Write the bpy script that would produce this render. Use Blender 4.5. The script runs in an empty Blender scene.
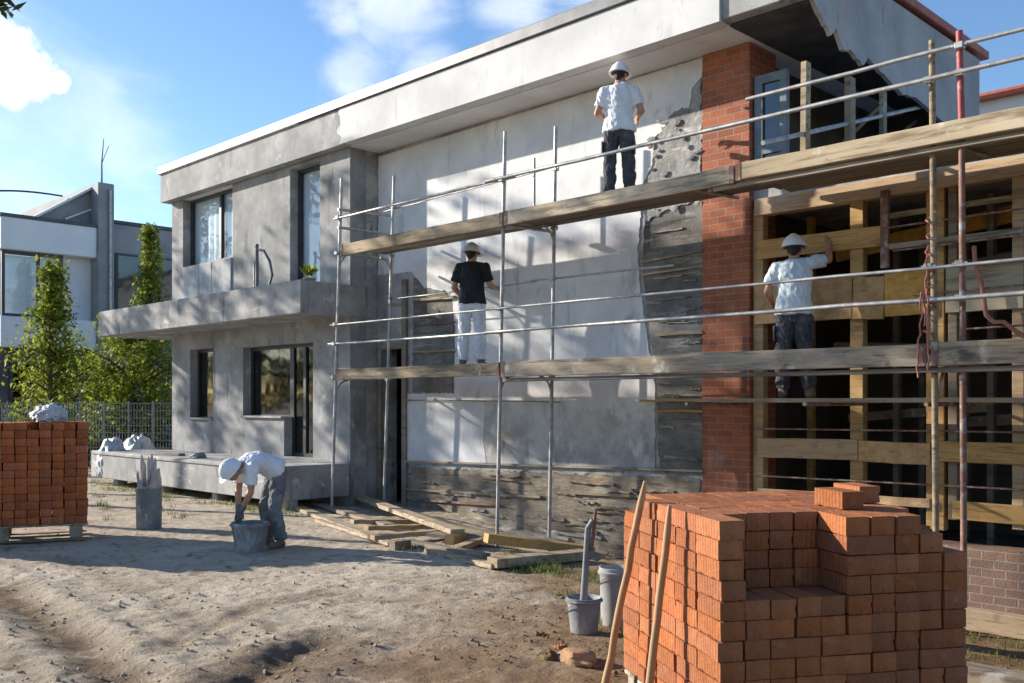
import bpy, bmesh, math, random
import numpy as np
from mathutils import Vector, Matrix, Quaternion, noise as mnoise
random.seed(11); np.random.seed(11)
SC = bpy.context.scene
COL = SC.collection
V = Vector
R2 = math.sqrt(0.5)
CAMH, FPX, CU, HZ = 1.65, 967.0, 512.0, 402.0
SUN_EL = math.radians(19.5)
SUN_H = V((-0.918, -0.396, 0)).normalized()

# ------------------------------------------------------------ placing helpers
def W(u, v, Y):                      # point on the upright plane Y = const
    a = (u-CU)/FPX; t = Y/(R2*(1+a))
    return V((R2*(a-1)*t, Y, CAMH + t*(HZ-v)/FPX))
def G(u, v, Z=0.0):                  # point on a level plane
    t = (CAMH-Z)*FPX/(v-HZ); a = (u-CU)/FPX
    return V((R2*(a-1)*t, R2*(a+1)*t, Z))
def T(u, v, t):                      # point at a depth
    a = (u-CU)/FPX
    return V((R2*(a-1)*t, R2*(a+1)*t, CAMH + t*(HZ-v)/FPX))
def WX(u, Y): return W(u, 400, Y).x
def WZ(u, v, Y): return W(u, v, Y).z

# ------------------------------------------------------------ noise in numpy
def _h(ix, iy, s):
    n = (ix*374761393 + iy*668265263 + s*1274126177) & 0x7fffffff
    n = ((n ^ (n >> 13))*1103515245) & 0x7fffffff
    n = ((n ^ (n >> 15))*12345677) & 0x7fffffff
    return (n & 0xffff)/65535.0
def vnoise(x, y, s=0):
    ix = np.floor(x).astype(np.int64); iy = np.floor(y).astype(np.int64)
    fx = x-ix; fy = y-iy
    fx = fx*fx*(3-2*fx); fy = fy*fy*(3-2*fy)
    a = _h(ix, iy, s); b = _h(ix+1, iy, s); c = _h(ix, iy+1, s); d = _h(ix+1, iy+1, s)
    return (a*(1-fx)+b*fx)*(1-fy) + (c*(1-fx)+d*fx)*fy - 0.5
def sstep(a, b, x):
    t = np.clip((x-a)/(b-a), 0, 1); return t*t*(3-2*t)

def polydist(x, y, pts):
    d = np.full(np.shape(x), 1e9)
    for p, q in zip(pts[:-1], pts[1:]):
        vx, vy = q.x-p.x, q.y-p.y; L = vx*vx+vy*vy
        t = np.clip(((x-p.x)*vx+(y-p.y)*vy)/L, 0, 1)
        d = np.minimum(d, np.hypot(x-p.x-t*vx, y-p.y-t*vy))
    return d
RUT_A = [G(-60, 560), G(0, 588), G(54, 623), G(116, 675), G(170, 740)]
RUT_B = [G(-40, 625), G(20, 660), G(60, 720)]
SCARP = [G(190, 700), G(262, 672), G(300, 648), G(322, 640)]
RUT_C = [G(150, 655), G(215, 622), G(262, 604), G(330, 592)]
RUT_D = [G(60, 555), G(150, 590), G(240, 640)]
def zg(x, y):
    x = np.asarray(x, float); y = np.asarray(y, float)
    z = 0.05*vnoise(x*0.3, y*0.3, 1) + 0.010*vnoise(x*0.9, y*0.9, 2)
    near = np.exp(-((x+7)**2+(y-4)**2)/220.0)
    # footprints and clods, rougher towards the lower right
    rough = 0.75 + 0.5*sstep(-6, -3, x-0.4*y)
    z = z + near*rough*(0.010*vnoise(x*2.3, y*2.3, 3) + 0.014*vnoise(x*5.1+.6*y, y*5.1, 4) + 0.018*vnoise(x*10.3, y*10.3, 5) + 0.018*vnoise(x*21, y*21, 6))
    lump = np.maximum(vnoise(x*7.7+9, y*7.7, 7)-0.2, 0)*sstep(-.1, .3, vnoise(x*.8, y*.8, 17))
    for pts, w, dep in ((RUT_A, .18, .05), (RUT_B, .16, .02), (RUT_C, .10, .012), (RUT_D, .12, .015)):
        d = polydist(x, y, pts) + 0.08*vnoise(x*4, y*4, 8)
        z = z - dep*np.exp(-(d/w)**2) + dep*0.55*np.exp(-((d-w*1.9)/(w*.7))**2)
    d = polydist(x, y, SCARP) + 0.12*vnoise(x*5, y*5, 9)
    z = z - 0.05*np.exp(-(d/0.12)**2) + 0.02*np.exp(-((d-.33)/.14)**2)
    # ditch along the wall, lower ground towards the right end
    ditch = sstep(-11.2, -8.6, x)*sstep(7.6, 8.9, y)*(1-sstep(16, 20, y))
    z = z - 0.34*ditch
    z = z - 0.30*sstep(-5.6, -3.6, x)*sstep(5.2, 6.8, y)*(1-ditch)*(1-sstep(16, 20, y))
    return z
def gz(x, y): return float(zg(np.array([x]), np.array([y]))[0])
def onG(u, v, Z=0.0):
    p = G(u, v, Z); p.z = gz(p.x, p.y); return p

# ------------------------------------------------------------ materials
def _new(name):
    m = bpy.data.materials.new(name); m.use_nodes = True
    nt = m.node_tree; b = nt.nodes['Principled BSDF']
    return m, nt, b
def _lk(nt, a, b): nt.links.new(a, b)
def noise_node(nt, scale, detail=6, stretch=(1, 1, 1), rough=0.6, dist=0.0):
    tc = nt.nodes.new('ShaderNodeTexCoord'); mp = nt.nodes.new('ShaderNodeMapping')
    mp.inputs['Scale'].default_value = stretch
    _lk(nt, tc.outputs['Object'], mp.inputs['Vector'])
    n = nt.nodes.new('ShaderNodeTexNoise'); n.inputs['Scale'].default_value = scale
    n.inputs['Detail'].default_value = detail; n.inputs['Roughness'].default_value = rough
    n.inputs['Distortion'].default_value = dist
    _lk(nt, mp.outputs[0], n.inputs['Vector'])
    return n
def maprange(nt, sock, lo, hi, a=0.0, b=1.0):
    r = nt.nodes.new('ShaderNodeMapRange'); r.inputs[1].default_value = lo; r.inputs[2].default_value = hi
    r.inputs[3].default_value = a; r.inputs[4].default_value = b
    r.interpolation_type = 'SMOOTHSTEP'
    _lk(nt, sock, r.inputs[0]); return r.outputs[0]
def mixc(nt, fac, c1, c2):
    m = nt.nodes.new('ShaderNodeMix'); m.data_type = 'RGBA'
    if hasattr(fac, 'is_output'): _lk(nt, fac, m.inputs[0])
    else: m.inputs[0].default_value = fac
    for c, i in ((c1, 6), (c2, 7)):
        if hasattr(c, 'is_output'): _lk(nt, c, m.inputs[i])
        else: m.inputs[i].default_value = (*c, 1)
    return m.outputs[2]
def surf(name, c1, c2, scale=6, rough=0.8, layers=(), bump=0.3, bscale=40, bdist=0.01, metal=0.0, stretch=(1, 1, 1), rnd=0.0, lo=.3, hi=.7, spec=.4, bstretch=None):
    """base colour between c1 and c2 by noise; layers = (scale, stretch, lo, hi, colour)."""
    m, nt, b = _new(name)
    n = noise_node(nt, scale, 8, stretch)
    col = mixc(nt, maprange(nt, n.outputs['Fac'], lo, hi), c1, c2)
    for (sc, st, l, h, c) in layers:
        k = noise_node(nt, sc, 7, st, .65, .3)
        col = mixc(nt, maprange(nt, k.outputs['Fac'], l, h), col, c)
    if rnd:
        oi = nt.nodes.new('ShaderNodeObjectInfo'); hs = nt.nodes.new('ShaderNodeHueSaturation')
        _lk(nt, maprange(nt, oi.outputs['Random'], 0, 1, 1-rnd, 1+rnd), hs.inputs['Value'])
        mr = nt.nodes.new('ShaderNodeMath'); mr.operation = 'FRACT'
        mm = nt.nodes.new('ShaderNodeMath'); mm.operation = 'MULTIPLY'; mm.inputs[1].default_value = 7.31
        _lk(nt, oi.outputs['Random'], mm.inputs[0]); _lk(nt, mm.outputs[0], mr.inputs[0])
        _lk(nt, maprange(nt, mr.outputs[0], 0, 1, .8, 1.12), hs.inputs['Saturation'])
        _lk(nt, col, hs.inputs['Color']); col = hs.outputs['Color']
    _lk(nt, col, b.inputs['Base Color'])
    b.inputs['Roughness'].default_value = rough; b.inputs['Metallic'].default_value = metal
    b.inputs['Specular IOR Level'].default_value = spec
    if bump:
        bn = noise_node(nt, bscale, 8, bstretch or stretch, .7)
        bp = nt.nodes.new('ShaderNodeBump'); bp.inputs['Strength'].default_value = bump
        bp.inputs['Distance'].default_value = bdist
        _lk(nt, bn.outputs['Fac'], bp.inputs['Height']); _lk(nt, bp.outputs[0], b.inputs['Normal'])
    return m
def hexc(r, g, b):                    # sRGB 0-255 -> linear
    f = lambda c: ((c/255+.055)/1.055)**2.4 if c > 10 else c/255/12.92
    return (f(r), f(g), f(b))

M = {}
M['white_plaster'] = surf('white plaster', (.66, .65, .63), (.80, .79, .77), 1.3, .9,
    [(5, (1, 1, .25), .60, .78, (.50, .49, .46)), (2.2, (1, 1, .5), .62, .8, (.45, .44, .42)), (22, (1, 1, 1), .62, .75, (.58, .57, .54))], .35, 55, .006)
M['panel_plaster'] = surf('smooth white render', (.55, .57, .60), (.68, .69, .71), 3, .75,
    [(6, (1, 1, .3), .55, .75, (.40, .41, .42))], .2, 60, .004)
M['grey_render'] = surf('grey rough render', (.22, .22, .215), (.42, .415, .40), 2.4, .92,
    [(1.6, (1, 1, 1.5), .5, .66, (.46, .45, .43)), (7, (1, 1, .3), .58, .72, (.10, .10, .10)), (3.2, (.5, 1, 3), .58, .68, (.30, .24, .17)), (18, (1, 1, 1), .6, .72, (.42, .41, .39))], .8, 28, .02)
M['dark_render'] = surf('dark undercoat', (.115, .112, .104), (.24, .228, .208), 3, .93,
    [(4, (.5, 1, 3.5), .54, .68, (.38, .35, .30)), (3, (.4, 1, 5), .56, .68, (.085, .08, .07)), (2.2, (.6, 1, 2.5), .62, .74, (.30, .21, .13)), (14, (1, 1, 1), .6, .75, (.05, .05, .05))], .7, 30, .015)
M['rough_cement'] = surf('rough cement splash', (.21, .205, .195), (.40, .39, .37), 4, .95,
    [(9, (1, 1, 1), .58, .70, (.22, .215, .21)), (3, (1, 1, 2), .55, .7, (.62, .60, .57))], .8, 16, .03)
M['concrete'] = surf('fair concrete', (.24, .236, .228), (.40, .395, .38), 2.0, .88,
    [(5, (1, 1, .22), .55, .70, (.15, .147, .142)), (2.4, (.5, 1, 1.6), .56, .68, (.54, .53, .51)), (9, (1, 1, 1), .6, .72, (.20, .195, .19)), (26, (1, 1, 1), .64, .74, (.13, .13, .125))], .4, 36, .008)
M['house_render'] = surf('grey house render', (.21, .21, .207), (.37, .368, .36), 1.5, .9,
    [(4, (1, 1, .22), .56, .70, (.15, .15, .148)), (2.2, (1, 1, .8), .56, .70, (.46, .455, .445)), (11, (1, 1, .7), .58, .72, (.19, .19, .185)), (28, (1, 1, 1), .6, .72, (.42, .415, .41))], .55, 42, .01)
M['fascia_grey'] = surf('fascia render weathered', (.25, .25, .247), (.42, .415, .405), 1.4, .9,
    [(4, (1, 1, .25), .56, .72, (.20, .20, .197)), (3, (1, 1, 1), .56, .70, (.50, .495, .485)), (14, (1, 1, .6), .58, .72, (.23, .23, .225)), (30, (1, 1, 1), .6, .72, (.46, .455, .445))], .3, 45, .006)
M['fascia_white'] = surf('fascia white render', (.54, .537, .53), (.68, .677, .667), 1.1, .9,
    [(4, (1, 1, .25), .57, .74, (.44, .437, .43)), (12, (1, 1, .5), .6, .74, (.48, .477, .467)), (30, (1, 1, 1), .62, .74, (.58, .575, .565))], .3, 45, .006)
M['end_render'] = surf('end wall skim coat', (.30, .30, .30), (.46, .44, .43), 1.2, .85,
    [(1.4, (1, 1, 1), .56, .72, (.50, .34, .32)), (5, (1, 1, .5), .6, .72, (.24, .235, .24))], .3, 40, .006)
M['roof_metal'] = surf('pale roof trim', (.50, .51, .52), (.60, .61, .62), 5, .5, [(7, (1, 1, 1), .58, .72, (.42, .425, .43))], .05, 20, .002)
M['dark_metal'] = surf('dark roof trim', (.10, .10, .105), (.15, .15, .155), 5, .45, [], .05, 20, .002, metal=.3)
M['red_trim'] = surf('red roof trim', (.30, .07, .045), (.42, .13, .09), 5, .6, [(9, (1, 1, 1), .6, .75, (.2, .1, .08))], .2, 20, .004)
M['soffit'] = surf('shade toned soffit boards', (.045, .045, .048), (.09, .088, .085), 3, .9, [], .4, 30, .01)  # deep shade under the right overhang is put into this dark colour
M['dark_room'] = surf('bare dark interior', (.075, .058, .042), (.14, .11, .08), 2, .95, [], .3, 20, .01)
M['frame'] = surf('anthracite window frame', (.030, .032, .035), (.045, .047, .05), 8, .45, [], 0)
M['wframe'] = surf('pale window frame', (.11, .135, .16), (.16, .19, .21), 8, .5, [], 0)
M['curtain'] = surf('white blind', (.70, .72, .74), (.82, .83, .84), 3, .85, [], .2, 12, .01)
M['timber'] = surf('fresh yellow timber', (.39, .24, .105), (.57, .385, .185), 3, .75,
    [(2.3, (.6, 1, 1), .56, .70, (.20, .13, .07)), (60, (.06, 1, 1), .5, .68, (.27, .155, .06)), (12, (.12, 1, 1), .52, .72, (.36, .21, .08)), (4, (1, 1, 1), .62, .75, (.28, .18, .09))], .35, 30, .004, stretch=(.15, 1, 1), rnd=.12)
M['osb'] = surf('timber sheathing board', (.44, .235, .075), (.60, .36, .125), 9, .8,
    [(22, (.4, 1, 1), .5, .7, (.32, .18, .07)), (3, (1, 1, 1), .6, .75, (.26, .16, .08)), (1.7, (1, 1, 1), .66, .74, (.70, .47, .08))], .4, 36, .004, rnd=.08)
M['pale_wood'] = surf('pale dry plank', (.33, .265, .175), (.51, .43, .31), 2.2, .85,
    [(14, (.08, 1, 1), .5, .66, (.22, .165, .11)), (6, (.5, 1, 1), .6, .72, (.18, .145, .105)), (3, (1, 1, 1), .58, .72, (.60, .55, .46))], .4, 24, .005, stretch=(.2, 1, 1), rnd=.1)
M['wash_render'] = surf('patchy pale undercoat', (.38, .38, .372), (.57, .565, .55), 1.8, .92,
    [(5, (1, 1, .35), .54, .70, (.24, .24, .235)), (3, (1, 1, .6), .58, .70, (.62, .615, .60)), (16, (1, 1, 1), .62, .74, (.26, .255, .25)), (2, (.6, 1, 2.5), .62, .74, (.40, .33, .25))], .5, 34, .012)
def wall_plaster():
    m = surf('wall plaster coat', (.60, .597, .59), (.77, .767, .76), 1.3, .9,
        [(5, (1, 1, .25), .56, .74, (.48, .475, .465)), (2.2, (1, 1, .6), .58, .74, (.43, .425, .415)), (22, (1, 1, 1), .62, .75, (.54, .535, .525))], .35, 55, .006)
    nt = m.node_tree; b = nt.nodes['Principled BSDF']; up = b.inputs['Base Color'].links[0].from_socket
    tc = nt.nodes.new('ShaderNodeTexCoord'); sp = nt.nodes.new('ShaderNodeSeparateXYZ'); _lk(nt, tc.outputs['Object'], sp.inputs[0])
    n = noise_node(nt, 1.7, 9, (1, 1, .7), .68, .5); ma = nt.nodes.new('ShaderNodeMath'); ma.operation = 'MULTIPLY_ADD'; ma.inputs[1].default_value = 2.6
    _lk(nt, n.outputs['Fac'], ma.inputs[0]); _lk(nt, sp.outputs[2], ma.inputs[2])
    n1 = noise_node(nt, 3, 8); g = mixc(nt, maprange(nt, n1.outputs['Fac'], .35, .65), (.33, .328, .32), (.52, .515, .50))
    n2 = noise_node(nt, 5, 7, (1, 1, .25)); g = mixc(nt, maprange(nt, n2.outputs['Fac'], .58, .72), g, (.22, .217, .21))
    n3 = noise_node(nt, 2.6, 8, (1, 1, .5)); g = mixc(nt, maprange(nt, n3.outputs['Fac'], .57, .68), g, (.62, .615, .60))
    n4 = noise_node(nt, 1.9, 6, (.7, 1, 1.6)); g = mixc(nt, maprange(nt, n4.outputs['Fac'], .62, .74, 0, .7), g, (.34, .27, .18))
    _lk(nt, mixc(nt, maprange(nt, ma.outputs[0], 2.45, 3.35), g, up), b.inputs['Base Color']); return m
M['wall_plaster'] = wall_plaster()
M['masonry'] = surf('rough exposed masonry', (.20, .165, .122), (.43, .37, .29), 3.2, .95,
    [(4, (.5, 1, 4), .52, .66, (.11, .10, .088)), (2.4, (.5, 1, 2.5), .55, .68, (.50, .46, .40)), (3.3, (.6, 1, 2.5), .60, .72, (.34, .17, .08)), (14, (1, 1, 1), .6, .72, (.45, .42, .37))], 1.0, 12, .05, bstretch=(.5, 1, 2.5))
M['grey_wood'] = surf('weathered plank', (.27, .205, .132), (.46, .370, .255), 2.2, .85,
    [(70, (.05, 1, 1), .5, .68, (.20, .155, .105)), (14, (.08, 1, 1), .48, .64, (.16, .13, .097)), (3, (1, 1, 1), .56, .70, (.53, .475, .39)), (7, (.5, 1, 1), .58, .70, (.13, .105, .08)), (30, (.2, 1, 1), .58, .72, (.12, .10, .078))], .5, 24, .006, stretch=(.2, 1, 1), rnd=.15)
M['dark_wood'] = surf('dirty plank', (.16, .125, .09), (.28, .225, .165), 2.2, .88,
    [(14, (.08, 1, 1), .5, .7, (.11, .085, .06)), (3, (1, 1, 1), .6, .72, (.34, .29, .23))], .5, 24, .006, stretch=(.2, 1, 1), rnd=.15)
M['pole_wood'] = surf('worn round pole', (.34, .20, .10), (.50, .32, .17), 3, .7, [(9, (1, 1, .1), .55, .7, (.22, .13, .07))], .3, 30, .003, stretch=(1, 1, .15))
M['steel'] = surf('galvanised tube', (.30, .30, .295), (.48, .475, .46), 9, .5,
    [(6, (1, 1, 1), .58, .7, (.24, .15, .10)), (18, (1, 1, 1), .6, .72, (.60, .59, .57))], .2, 60, .002, metal=.55)
M['rust'] = surf('rusty tube', (.17, .085, .06), (.28, .15, .11), 7, .75, [(10, (1, 1, 1), .5, .64, (.36, .33, .31)), (4, (1, 1, 1), .64, .74, (.36, .10, .08))], .3, 60, .002, metal=.2)
M['redpaint'] = surf('red painted tube', (.30, .05, .045), (.40, .10, .085), 7, .6, [(8, (1, 1, 1), .58, .7, (.45, .33, .29))], .2, 60, .002)
M['rope'] = surf('faded red rope', (.33, .11, .085), (.46, .21, .16), 20, .9, [], .6, 90, .004)
M['black_rubber'] = surf('black cable', (.012, .012, .012), (.02, .02, .02), 8, .6, [], 0)
M['bucket_grey'] = surf('mortar stained bucket', (.17, .18, .185), (.27, .275, .275), 4, .75,
    [(6, (1, 1, .5), .52, .66, (.42, .41, .39)), (14, (1, 1, 1), .6, .72, (.11, .11, .11))], .4, 30, .005)
M['bucket_blue'] = surf('blue grey drum', (.13, .155, .18), (.21, .24, .265), 4, .7, [(7, (1, 1, .5), .55, .68, (.45, .45, .44)), (3, (1, 1, 1), .6, .7, (.18, .17, .15))], .3, 30, .004)
M['bucket_white'] = surf('dirty white bucket', (.27, .27, .265), (.40, .40, .39), 4, .6, [(6, (1, 1, .4), .55, .7, (.38, .37, .35))], .3, 30, .004)
M['mortar'] = surf('wet mortar', (.22, .215, .205), (.33, .325, .31), 9, .6, [], .8, 30, .02)
M['rag'] = surf('mortar crusted sacking', (.40, .37, .36), (.60, .57, .55), 7, .9, [(5, (1, 1, .4), .52, .66, (.26, .19, .18))], .7, 30, .02)
M['helmet'] = surf('white hard hat', (.74, .75, .76), (.80, .81, .82), 4, .35, [(12, (1, 1, 1), .66, .76, (.6, .6, .58))], .03, 30, .002)
M['helmet_band'] = surf('hat band', (.03, .03, .03), (.05, .05, .05), 4, .7, [], 0)
M['skin'] = surf('tanned skin', (.40, .20, .125), (.52, .28, .19), 14, .55, [], .1, 120, .001)
M['hair'] = surf('dark hair', (.02, .014, .01), (.04, .028, .02), 30, .7, [], .6, 120, .004, stretch=(1, 1, .3))
M['tee_white'] = surf('white cotton tee', (.70, .72, .75), (.80, .81, .83), 6, .9, [(4, (1, 1, 1), .56, .74, (.58, .58, .58)), (11, (1, 1, 1), .62, .74, (.45, .44, .42))], .35, 16, .02)
M['tee_blue'] = surf('pale blue white tee', (.58, .68, .75), (.74, .79, .82), 5, .9, [(4, (1, 1, 1), .54, .70, (.46, .60, .70)), (11, (1, 1, 1), .64, .76, (.45, .46, .46))], .35, 16, .02)
M['tee_black'] = surf('black cotton tee', (.012, .013, .015), (.024, .025, .028), 6, .9, [], .35, 16, .02)
M['pants_dark'] = surf('charcoal work trousers', (.045, .045, .052), (.085, .085, .095), 7, .9, [(7, (1, 1, .6), .54, .68, (.15, .147, .15)), (16, (1, 1, 1), .6, .72, (.26, .255, .25))], .45, 18, .02)
M['pants_white'] = surf('white painter trousers', (.60, .63, .68), (.76, .77, .79), 6, .9, [(8, (1, 1, 1), .62, .76, (.48, .5, .52))], .4, 16, .02)
M['jeans'] = surf('dusty grey blue jeans', (.11, .125, .14), (.19, .205, .22), 7, .9, [(9, (1, 1, 1), .56, .72, (.28, .275, .265))], .45, 18, .02)
M['boot'] = surf('dusty boots', (.10, .08, .062), (.21, .175, .14), 9, .85, [], .3, 40, .005)
M['glove'] = surf('mortar covered gloves', (.10, .105, .11), (.20, .20, .20), 12, .9, [], .4, 60, .004)
M['eye'] = surf('eye', (.03, .02, .02), (.05, .04, .03), 4, .2, [], 0)
M['plastic_wrap'] = surf('crumpled white film', (.42, .425, .43), (.58, .585, .59), 6, .4, [(5, (1, 1, 1), .52, .66, (.34, .34, .34)), (12, (1, 1, 1), .6, .7, (.40, .36, .32))], .5, 18, .03)
M['clod'] = surf('broken clay lump', (.30, .16, .085), (.46, .28, .16), 7, .95, [(9, (1, 1, 1), .55, .7, (.18, .11, .07))], .8, 30, .02)
M['neighbour_white'] = surf('pale neighbour render', (.60, .64, .68), (.68, .71, .74), 1, .85, [(3, (1, 1, .3), .64, .8, (.52, .55, .58))], .15, 40, .004)
M['neighbour_grey'] = surf('grey neighbour cladding', (.20, .215, .235), (.27, .285, .30), 1.2, .75, [(4, (1, 1, .3), .6, .75, (.17, .18, .2))], .15, 40, .004)
M['neighbour_dark'] = surf('dark neighbour panel', (.05, .055, .065), (.08, .085, .095), 1.2, .6, [], 0)
M['bark'] = surf('bark', (.09, .065, .045), (.17, .13, .095), 12, .95, [], .8, 40, .02, stretch=(1, 1, .25))
M['fence'] = surf('fence mesh wire', (.22, .24, .25), (.30, .32, .32), 6, .6, [], 0, metal=.3)
M['base_brick'] = None

def glass_mat(name, tint, gl=.25, rough=.02, top=.6):
    m, nt, b = _new(name)
    nt.nodes.remove(b); out = nt.nodes['Material Output']
    tr = nt.nodes.new('ShaderNodeBsdfTransparent'); tr.inputs[0].default_value = (*tint, 1)
    g = nt.nodes.new('ShaderNodeBsdfGlossy'); g.inputs['Roughness'].default_value = rough
    g.inputs['Color'].default_value = (.9, .93, .95, 1)
    n = noise_node(nt, 1.3, 2); bp = nt.nodes.new('ShaderNodeBump'); bp.inputs['Strength'].default_value = .12; bp.inputs['Distance'].default_value = .05
    _lk(nt, n.outputs['Fac'], bp.inputs['Height']); _lk(nt, bp.outputs[0], g.inputs['Normal'])
    fr = nt.nodes.new('ShaderNodeLayerWeight'); fr.inputs[0].default_value = .35
    mx = nt.nodes.new('ShaderNodeMixShader')
    _lk(nt, maprange(nt, fr.outputs['Facing'], 0, 1, gl, top), mx.inputs[0])
    _lk(nt, tr.outputs[0], mx.inputs[1]); _lk(nt, g.outputs[0], mx.inputs[2]); _lk(nt, mx.outputs[0], out.inputs[0])
    return m
M['glass'] = glass_mat('window glass', (.90, .94, .96), .04, .02, .16)
M['glass_dark'] = glass_mat('dusty dark glass', (.30, .33, .34), .08, .06, .28)

def brick_wall_mat(name, c1, c2, mort, bump=.6, smear=True):
    m, nt, b = _new(name)
    tc = nt.nodes.new('ShaderNodeTexCoord'); sp = nt.nodes.new('ShaderNodeSeparateXYZ'); cb = nt.nodes.new('ShaderNodeCombineXYZ')
    _lk(nt, tc.outputs['Object'], sp.inputs[0])
    ad = nt.nodes.new('ShaderNodeMath'); ad.operation = 'ADD'
    _lk(nt, sp.outputs[0], ad.inputs[0]); _lk(nt, sp.outputs[1], ad.inputs[1])
    _lk(nt, ad.outputs[0], cb.inputs[0]); _lk(nt, sp.outputs[2], cb.inputs[1])
    wn = noise_node(nt, 6, 3); vm = nt.nodes.new('ShaderNodeVectorMath'); vm.operation = 'MULTIPLY_ADD'
    vm.inputs[1].default_value = (.012, .012, 0); _lk(nt, wn.outputs['Color'], vm.inputs[0]); _lk(nt, cb.outputs[0], vm.inputs[2])
    br = nt.nodes.new('ShaderNodeTexBrick'); _lk(nt, vm.outputs[0], br.inputs['Vector'])
    br.inputs['Scale'].default_value = 1; br.inputs['Brick Width'].default_value = .215; br.inputs['Row Height'].default_value = .083
    br.inputs['Mortar Size'].default_value = .0075; br.inputs['Mortar Smooth'].default_value = .25; br.inputs['Bias'].default_value = -.1
    br.inputs['Color1'].default_value = (*c1, 1); br.inputs['Color2'].default_value = (*c2, 1); br.inputs['Mortar'].default_value = (*mort, 1)
    n = noise_node(nt, 5, 8)
    col = mixc(nt, maprange(nt, n.outputs['Fac'], .42, .75, 0, .55), br.outputs['Color'], tuple(x*.55 for x in c1))
    if smear:
        k = noise_node(nt, 3.2, 7, (1, 1, .5), .65, .4)
        col = mixc(nt, maprange(nt, k.outputs['Fac'], .60, .76, 0, .55), col, (.44, .38, .34))
    _lk(nt, col, b.inputs['Base Color']); b.inputs['Roughness'].default_value = .9
    fine = noise_node(nt, 60, 6)
    mm = nt.nodes.new('ShaderNodeMath'); mm.operation = 'MULTIPLY_ADD'; mm.inputs[1].default_value = -1.0
    _lk(nt, br.outputs['Fac'], mm.inputs[0]); _lk(nt, fine.outputs['Fac'], mm.inputs[2])
    bp = nt.nodes.new('ShaderNodeBump'); bp.inputs['Strength'].default_value = bump; bp.inputs['Distance'].default_value = .012
    _lk(nt, mm.outputs[0], bp.inputs['Height']); _lk(nt, bp.outputs[0], b.inputs['Normal'])
    return m
M['brick_pillar'] = brick_wall_mat('red brickwork', (.42, .125, .055), (.27, .085, .045), (.31, .22, .175))
M['base_brick'] = brick_wall_mat('painted base brickwork', (.22, .125, .085), (.16, .10, .075), (.24, .215, .19))

def brick_mat(name, c1, c2):
    m, nt, b = _new(name)
    n = noise_node(nt, 9, 8)
    col = mixc(nt, maprange(nt, n.outputs['Fac'], .3, .7), c1, c2)
    k = noise_node(nt, 26, 5); col = mixc(nt, maprange(nt, k.outputs['Fac'], .6, .75, 0, .7), col, tuple(x*.6 for x in c1))
    oi = nt.nodes.new('ShaderNodeObjectInfo'); hs = nt.nodes.new('ShaderNodeHueSaturation')
    _lk(nt, maprange(nt, oi.outputs['Random'], 0, 1, .78, 1.12), hs.inputs['Value'])
    mm = nt.nodes.new('ShaderNodeMath'); mm.operation = 'MULTIPLY'; mm.inputs[1].default_value = 9.17
    mf = nt.nodes.new('ShaderNodeMath'); mf.operation = 'FRACT'
    _lk(nt, oi.outputs['Random'], mm.inputs[0]); _lk(nt, mm.outputs[0], mf.inputs[0])
    _lk(nt, maprange(nt, mf.outputs[0], 0, 1, .99, 1.06), hs.inputs['Saturation'])
    mh = nt.nodes.new('ShaderNodeMath'); mh.operation = 'MULTIPLY'; mh.inputs[1].default_value = 23.7
    mg = nt.nodes.new('ShaderNodeMath'); mg.operation = 'FRACT'
    _lk(nt, oi.outputs['Random'], mh.inputs[0]); _lk(nt, mh.outputs[0], mg.inputs[0])
    _lk(nt, maprange(nt, mg.outputs[0], 0, 1, .4975, .501), hs.inputs['Hue'])
    _lk(nt, col, hs.inputs['Color'])
    # pale lime dust shifted per brick
    tc = nt.nodes.new('ShaderNodeTexCoord'); ad = nt.nodes.new('ShaderNodeVectorMath'); ad.operation = 'ADD'
    _lk(nt, tc.outputs['Object'], ad.inputs[0])
    cb = nt.nodes.new('ShaderNodeCombineXYZ')
    for i in range(3): _lk(nt, mh.outputs[0], cb.inputs[i])
    _lk(nt, cb.outputs[0], ad.inputs[1])
    dn = nt.nodes.new('ShaderNodeTexNoise'); dn.inputs['Scale'].default_value = 11; dn.inputs['Detail'].default_value = 7
    _lk(nt, ad.outputs[0], dn.inputs['Vector'])
    col = mixc(nt, maprange(nt, dn.outputs['Fac'], .56, .80, 0, .45), hs.outputs['Color'], (.48, .23, .12))
    _lk(nt, col, b.inputs['Base Color']); b.inputs['Roughness'].default_value = .92; b.inputs['Specular IOR Level'].default_value = .25
    # scored grooves upright on the sides + grit
    wv = nt.nodes.new('ShaderNodeTexWave'); wv.wave_type = 'BANDS'; wv.bands_direction = 'DIAGONAL'
    mp = nt.nodes.new('ShaderNodeMapping'); mp.inputs['Scale'].default_value = (1, 1, 0)
    _lk(nt, tc.outputs['Object'], mp.inputs[0]); _lk(nt, mp.outputs[0], wv.inputs['Vector'])
    wv.inputs['Scale'].default_value = 22; wv.inputs['Distortion'].default_value = 1.5; wv.inputs['Detail'].default_value = 3
    g = nt.nodes.new('ShaderNodeTexNoise'); g.inputs['Scale'].default_value = 60; g.inputs['Detail'].default_value = 8
    _lk(nt, ad.outputs[0], g.inputs['Vector'])
    ma = nt.nodes.new('ShaderNodeMath'); ma.operation = 'MULTIPLY_ADD'; ma.inputs[1].default_value = .38
    _lk(nt, wv.outputs['Fac'], ma.inputs[0]); _lk(nt, g.outputs['Fac'], ma.inputs[2])
    bp = nt.nodes.new('ShaderNodeBump'); bp.inputs['Strength'].default_value = .8; bp.inputs['Distance'].default_value = .009
    _lk(nt, ma.outputs[0], bp.inputs['Height']); _lk(nt, bp.outputs[0], b.inputs['Normal'])
    return m
M['brick'] = brick_mat('fired clay brick', (.31, .112, .048), (.40, .155, .070))
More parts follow.
